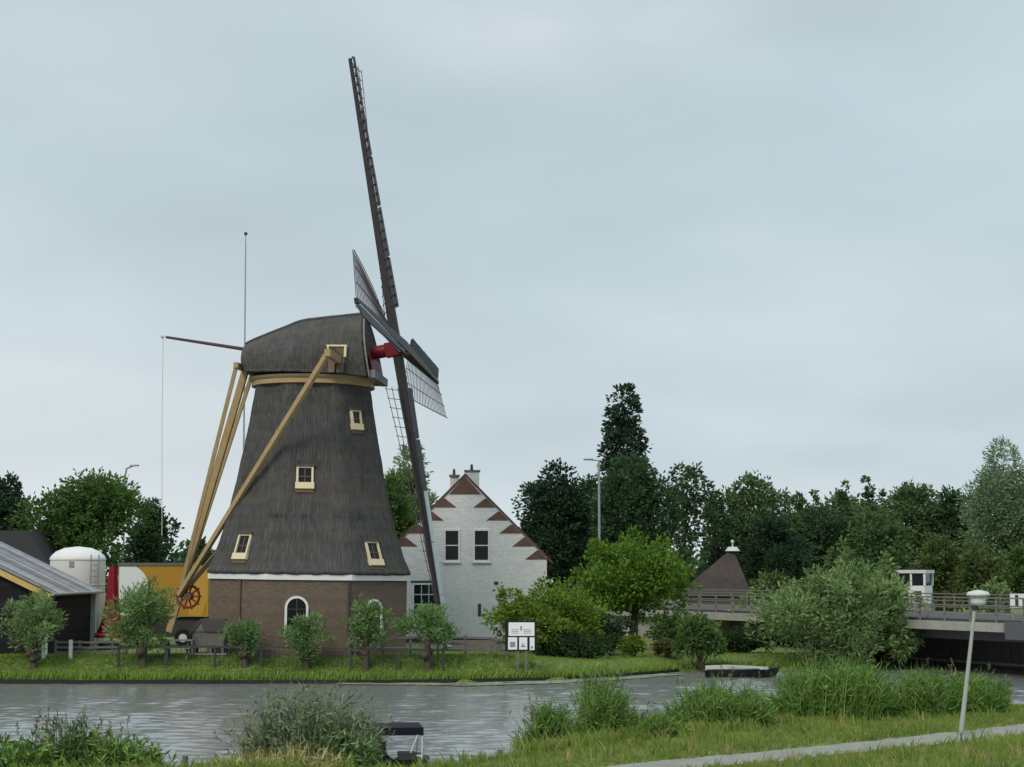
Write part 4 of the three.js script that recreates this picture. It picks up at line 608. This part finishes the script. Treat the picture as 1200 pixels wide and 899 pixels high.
// the wood beyond the bridge
tree('broadleaf_tree', 'deep green tree right behind the pyramid roof finial', 'tree', 'round', 'deep', 906, 604, 715, 48, 138);
const spire = [[936, 568, 14], [953, 576, 13], [990, 564, 17], [1018, 557, 14], [1034, 570, 16]];
for (const [p, y, w] of spire) tree('spire_tree', 'slim pointed tree standing above the wood beyond the bridge', 'tree', 'column', 'wood', p, y, 690, w, 156, { group: 'pointed trees in the wood beyond the bridge', max: 9000 });
tree('broadleaf_tree', 'dark tree below the pointed treetops beyond the bridge', 'tree', 'round', 'dark', 960, 594, 720, 52, 146);
tree('broadleaf_tree', 'rounded green tree in the wood behind the keeper cabin', 'tree', 'round', 'wood', 1072, 566, 710, 54, 152, { blobs: 20 });
tree('broadleaf_tree', 'deep green tree between the keeper cabin wood and the grey willow', 'tree', 'round', 'dark', 1112, 576, 710, 38, 150);
tree('broadleaf_tree', 'mid green tree in front of the pointed treetops', 'tree', 'round', 'wood', 1020, 594, 715, 52, 142);
tree('broadleaf_tree', 'dull green tree filling the gap behind the pointed treetops', 'tree', 'round', 'wood', 985, 578, 715, 66, 168);
tree('broadleaf_tree', 'dull green tree between the lumpy dark tree and pointed treetops', 'tree', 'round', 'wood', 915, 578, 715, 54, 170);
tree('willow_tree', 'tall grey green willow with billowing crown beyond the bridge', 'tree', 'round', 'silver', 1176, 516, 690, 58, 142, { asp: 0.35, blobs: 22, taper: 0.4 });
tree('young_tree', 'olive green young tree behind the keeper cabin', 'tree', 'round', 'olive', 1100, 628, 722, 40, 116);
tree('young_tree', 'olive green young tree behind the path lamp lantern', 'tree', 'round', 'olive', 1142, 636, 722, 36, 114);
tree('young_tree', 'green bushy tree behind the traffic board', 'tree', 'round', 'mid', 1196, 640, 722, 38, 118);
tree('bush', 'pale green bush behind the bridge railing near the path lamp', 'bush', 'round', 'willow', 1162, 682, 722, 26, 106, { multi: 5 });
tree('bush', 'scrubby green bush behind the bridge railing near the pyramid roof', 'bush', 'round', 'olive', 905, 672, 722, 40, 122, { multi: 5 });
// garden and river bank, middle
const G = 0.6;
tree('garden_tree', 'bright green spreading tree behind the garden lawn', 'tree', 'round', 'bright', 740, 638, 745, 76, 95, { g: G, shoots: 14, blobs: 20, cr: 0.34, len: 6.5 });
tree('garden_bush', 'broad yellow green bush beside the white house', 'bush', 'round', 'lime', 643, 690, 764, 70, 87, { g: G, shoots: 14, multi: 8, blobs: 18, cr: 0.28, len: 6 });
tree('garden_bush', 'dark green shrub under the bright spreading tree', 'bush', 'round', 'hedge', 700, 722, 770, 44, 90, { g: G, multi: 6, len: 6 });
tree('garden_bush', 'mid green shrub between clipped hedge ball and river reeds', 'bush', 'round', 'mid', 782, 716, 768, 32, 91, { g: G, multi: 6, len: 6 });
tree('hedge', 'low dark hedge along the back of the garden lawn', 'hedge', 'round', 'hedge', 672, 744, 771, 58, 86.2, { g: G, multi: 8, blobs: 22, sq: 1.3, len: 5.5 });
tree('clipped_shrub', 'small clipped light green shrub at the lawn edge', 'shrub', 'round', 'lime', 741, 746, 768, 16, 87.5, { g: G, multi: 4, cr: 0.12, len: 5 });
tree('flower_bush', 'small bush with dull red flowers at the lawn edge', 'shrub', 'round', 'olive', 779, 750, 769, 17, 88, { g: G, multi: 4, cr: 0.12, len: 5 });
{ seed = 55; const L0 = new Leaves(), f = scene.children[scene.children.length - 1]; for (let i = 0; i < 130; i++) { const a = rr(-0.65, 0.65), b = rr(0.25, 0.85), c = rr(0, 0.5); L0.leaf(a, b, c, gauss(), gauss(), 1, 0.1, 0.09, [0.25, 0.04, 0.025]); } mesh('red_flower', L0.geo(), leafMat, f); }
tree('bank_bush', 'leafy green bush at the water edge beside the moored boat', 'bush', 'round', 'mid', 818, 722, 786, 34, 86.2, { g: 0.3, multi: 7, len: 6.5 });
tree('bank_bush', 'dark low bush below the bridge beside the moored boat', 'bush', 'round', 'hedge', 868, 736, 780, 34, 92, { g: 0.5, multi: 6, len: 6.5 });
tree('river_willow', 'large spreading pale willow bush before the bridge', 'bush', 'round', 'willow', 972, 674, 790, 90, 87.8, { g: 0.25, multi: 14, blobs: 26, asp: 0.36, len: 8, cr: 0.36, max: 34000, lift: 0.3, shoots: 26 });
tree('river_willow', 'upright pale plume of willow above the spreading willow bush', 'bush', 'column', 'willow', 988, 638, 740, 17, 88.6, { g: 0.25, multi: 3, asp: 0.36, len: 8 });
tree('river_willow', 'second pale willow plume beside the keeper cabin', 'bush', 'column', 'willow', 1036, 648, 750, 22, 88.9, { g: 0.25, multi: 3, asp: 0.36, len: 8 });
tree('river_willow', 'drooping willow branches reaching under the bridge edge', 'bush', 'round', 'willow', 1050, 722, 782, 30, 88.4, { g: 0.25, multi: 6, asp: 0.36, len: 8, lift: -0.3 });
// pollard willows on the far bank
seed = 99;
const pol = [[45, 703, 778, 35, 79.0, 'leafy pollard willow in front of the black shed', 'willow'], [171, 694, 772, 37, 79.2, 'leafy pollard willow before the red cover and yellow trailer', 'pollard'], [290, 733, 772, 20, 79.2, 'small pollard willow between the coop and the arched windows', 'pollard'], [361, 727, 776, 24, 79.0, 'pollard willow below the larger arched window', 'pollard'], [430, 714, 768, 25, 79.0, 'pollard willow below the arched window nearest the white house', 'pollard'], [502, 716, 770, 31, 79.0, 'pollard willow at the foot of the lower sail', 'pollard']];
for (const [p, t, b, w, D, lab, pal] of pol) { const x = X(p, D); tree('pollard_willow', lab, 'tree', 'round', pal, p, t, b, w, D, { g: farH(x, -D), asp: 0.32, len: 7.5, tr: 0.17, cr: 0.24, lai: 5.2, taper: 0.3, lift: 0.5, group: 'pollard willows along the far bank', blobs: 8, shoots: 18, sq: rr(0.7, 1.05), knob: 1 }); }
// ---------------------------------------------------------------- near bank reeds and shrubs
function reeds(name, label, cat, px, topY, hw, D, n, o = {}) {
  sd++; seed = 4000 + sd * 31; const x = X(px, D), gy = nearH(x, -D), H = Y(topY, D) - gy, R = hw * D / F, t = thing(name, label, cat, [x, gy - 0.05, -D], o.group), Lf = new Leaves(), cols = PAL[o.pal || 'reed'];
  for (let i = 0; i < n; i++) { const a = rnd() * 6.283, q = Math.sqrt(rnd()), bx = Math.cos(a) * q * R, bz = Math.sin(a) * q * R * (o.deep || 0.7), nb = 0.78 + 0.85 * fbm(bx * 1.6 + sd, bz * 1.6, 5.2, 3), h = H * (1 - 0.45 * q * q) * rr(0.55, 1.1) * nb * 1.3, c = mix3(cols[0], cols[1], rnd()), gl = nearH(x + bx, -D + bz) - gy;
    const lx = gauss() * 0.5 * h + bx * 0.18, lz = gauss() * 0.5 * h; Lf.blade(bx, gl, bz, h, lx, lz, (o.w || 0.035) * rr(0.7, 1.3), c);
    const nl = o.leaves === undefined ? 3 : o.leaves; for (let k = 0; k < nl; k++) { const u = rr(0.3, 0.95), px_ = bx + lx * u * u, pz = bz + lz * u * u, py = gl + h * (u - 0.1 * u * u); Lf.leaf(px_, py, pz, gauss() + lx * 0.3, rr(-0.1, 0.9), gauss(), rr(0.12, 0.32) * (o.ll || 1), (o.lw || 0.035) * rr(0.7, 1.3), c); } }
  mesh('foliage', Lf.geo(), bladeMat, t);
  if (o.heads) { const Hd = new Leaves(); for (let i = 0; i < o.heads; i++) { const bx = rr(-R, R) * 0.9, bz = rr(-R, R) * 0.5, h = H * rr(0.9, 1.22), c = [rr(0.1, 0.16), rr(0.09, 0.13), rr(0.06, 0.09)], lx = gauss() * 0.2; Hd.blade(bx, 0, bz, h, lx, gauss() * 0.2, 0.018, [0.11, 0.13, 0.06]); for (let k = 0; k < 14; k++) Hd.leaf(bx + lx * 0.95 + gauss() * 0.03, h * rr(0.86, 1), bz + gauss() * 0.03, gauss(), rr(0.2, 1), gauss(), 0.09, 0.03, c); } mesh('seed_heads', Hd.geo(), bladeMat, t); }
  if (o.stems) { const st = []; for (let i = 0; i < o.stems; i++) { const a = rr(-1, 1); st.push(rod(V(a * R * 0.3, -0.1, rr(-0.2, 0.2)), V(a * R * 0.95, H * rr(0.6, 0.95) * (1 - 0.3 * a * a), rr(-0.5, 0.5)), 0.014, 0.006, 5)); } mesh('stems', merge(st), barkMat, t); }
  return t;
}
reeds('waterside_weeds', 'tall green weeds with seed heads at the corner beside the water', 'plant', 32, 858, 52, 41.5, 1300, { lw: 0.05, heads: 16, pal: 'reed', leaves: 8, deep: 0.9 });
reeds('waterside_weeds', 'tall weeds with airy seed heads between the leafy clumps', 'plant', 82, 850, 38, 41.8, 900, { lw: 0.05, heads: 20, pal: 'mid', leaves: 8 });
reeds('waterside_weeds', 'bright green leafy weeds beside the first mooring stake', 'plant', 150, 854, 35, 41.8, 1000, { lw: 0.05, heads: 7, pal: 'reed', leaves: 8 });
reeds('willow_shrub', 'grey green willow shrub with upright pale shoots by the boat', 'shrub', 362, 806, 74, 42.6, 1150, { pal: 'grey', leaves: 10, lw: 0.036, ll: 0.75, w: 0.016, stems: 40, deep: 0.7 });
reeds('willow_shrub', 'darker leafy shrub beside the boat sunshade', 'shrub', 405, 838, 34, 42.2, 520, { pal: 'pollard', leaves: 9, lw: 0.05, ll: 0.8, w: 0.016, stems: 14 });
reeds('dry_grass', 'straw coloured tall grass at the foot of the grey shrub', 'grass', 330, 872, 76, 41.2, 900, { pal: 'straw', leaves: 1, w: 0.02 });
const rl = [['reed_clump', 'dark tufted reed clump beside the lone mooring stake', 636, 836, 24, 47.5, 420, {}], ['reed_clump', 'tall pointed reed clump rising before the lawn shore', 697, 802, 33, 49.2, 720, {}], ['reed_clump', 'low ragged reeds between the taller reed clumps', 750, 838, 42, 49.4, 600, {}], ['reed_clump', 'wide reed clump before the moored boat', 830, 796, 56, 52.2, 1300, {}], ['reed_clump', 'largest rounded reed clump before the spreading willow', 968, 770, 60, 54.8, 1700, {}], ['reed_clump', 'leafy reed clump below the bridge opening', 1078, 786, 42, 56.0, 1100, {}], ['reed_clump', 'reed clump just behind the leaning path lamp', 1136, 788, 32, 56.6, 800, {}]];
for (const [n, lab, p, t, w, D, k, o] of rl) reeds(n, lab, 'reeds', p, t - 5, w * 1.08, D, Math.round(k * 1.9), Object.assign({ group: 'reed clumps along the near bank', leaves: 6, lw: 0.026, ll: 1.0, w: 0.026, heads: 5 }, o));
// ---------------------------------------------------------------- grass, lily leaves, far wood
function tuftGeo(k, h, w) { const Lf = new Leaves(); for (let i = 0; i < k; i++) { const hh = h * rr(0.6, 1.2); const p = Lf; p.blade(gauss() * 0.09, 0, gauss() * 0.09, hh, gauss() * hh * 0.7, gauss() * hh * 0.7, w, [1, 1, 1]); } const g = Lf.geo(); g.deleteAttribute('color'); return g; }
function scatter(name, label, geo, spots, cols) {
  const m = new THREE.InstancedMesh(geo, S({ color: 0xffffff, roughness: 0.9 }), spots.length), M = new THREE.Matrix4(), q = new THREE.Quaternion(), c = new THREE.Color();
  spots.forEach(([x, y, z, s], i) => { q.setFromAxisAngle(V(0, 1, 0), rnd() * 6.283); M.compose(V(x, y, z), q, V(s, s * rr(0.7, 1.3), s)); m.setMatrixAt(i, M); const pt = 0.5 + 1.5 * fbm(x * 0.45, z * 0.45, 8.1, 3); let k = mix3(cols[0], cols[1], Math.min(1, Math.max(0, 0.55 * pt + 0.45 * rnd()))); if (cols[2] && rnd() < 0.16) k = cols[2]; m.setColorAt(i, c.setRGB(...k)); });
  m.name = numbered(name); sh(m); m.userData.kind = 'stuff'; tag(m, label, 'grass'); scene.add(m); return m;
}
seed = 31;
const pathCurve = new THREE.CatmullRomCurve3(pathPts.map(p => V(p[0], 0, p[1]))), pathSamples = pathCurve.getPoints(160);
const offPath = (x, z) => { let d = 1e9; for (const p of pathSamples) d = Math.min(d, (p.x - x) ** 2 + (p.z - z) ** 2); return Math.sqrt(d); };
{ const sp = []; for (let i = 0; i < 46000; i++) { const x = rr(-13, 20), sz = shoreZ(nearShore, x), z = sz + rnd() * 25 + 0.02; if (z > -37 || offPath(x, z) < 0.72 + 0.2 * rnd()) continue; const d = z - sz; sp.push([x, nearH(x, z) - 0.01, z, x > 15.5 ? rr(0.4, 0.8) : rnd() < 0.03 ? rr(1.3, 2.2) : d < 2.5 && (x < -4.2 || x > 0.2) ? rr(1.0, 2.3) : rr(0.45, 0.95)]); }
  scatter('verge_grass', 'rough grass on the near bank beside the path', tuftGeo(7, 0.2, 0.016), sp, [[0.085, 0.16, 0.025], [0.23, 0.3, 0.065], [0.3, 0.27, 0.11]]); }
{ const sp = []; for (let i = 0; i < 20000; i++) { const x = rr(-27, 16), sz = shoreZ(farShore, x), d = Math.pow(rnd(), 1.3) * 5; const z = sz - 0.03 - d; sp.push([x, farH(x, z) - 0.01, z, d < 0.5 ? rr(0.9, 1.9) : rr(0.5, 1.05) * (x > 1 && d > 0.6 ? 0.55 : 1)]); }
  scatter('bank_grass', 'green grass on the far bank below the mill', tuftGeo(6, 0.17, 0.022), sp, [[0.09, 0.165, 0.025], [0.21, 0.31, 0.06]]); }
{ const Lf = new THREE.CircleGeometry(0.11, 8, 0.3, 5.7).rotateX(-Math.PI / 2), sp = []; for (let i = 0; i < 5200; i++) { const x = rr(-7, 7.5), sz = shoreZ(farShore, x), w = 1.9 * (0.35 + 0.65 * smooth(-7, -1, x)), z = sz + 0.2 + Math.pow(rnd(), 1.2) * w; if (fbm(x * 0.8, z * 1.4, 3.3, 2) < -0.14) continue; sp.push([x, 0.012 + rnd() * 0.02, z, rr(0.6, 1.4)]); }
  const m = scatter('floating_leaves', 'pale floating water leaves along the far shore', Lf, sp, [[0.2, 0.23, 0.16], [0.34, 0.37, 0.29]]); m.userData.category = 'water plants'; }
{ // distant wood on the skyline
  seed = 77; const bl = []; for (let x = -150; x < 160; x += 5.5) { const h = rr(4.5, 8); bl.push([x + rr(-2, 2), MG + h * 0.5, -265 + rr(-12, 12), rr(4, 6), h * 0.55, 4]); }
  const m = mesh('distant_wood', crown(bl, { n: 30000, len: 1.1, wid: 0.7, cr: 0.9, cols: PAL.dark, seed: 3 }), leafMat, scene); m.userData.kind = 'stuff'; tag(m, 'low distant line of trees on the horizon', 'wood'); }
renderer.render(scene, camera);
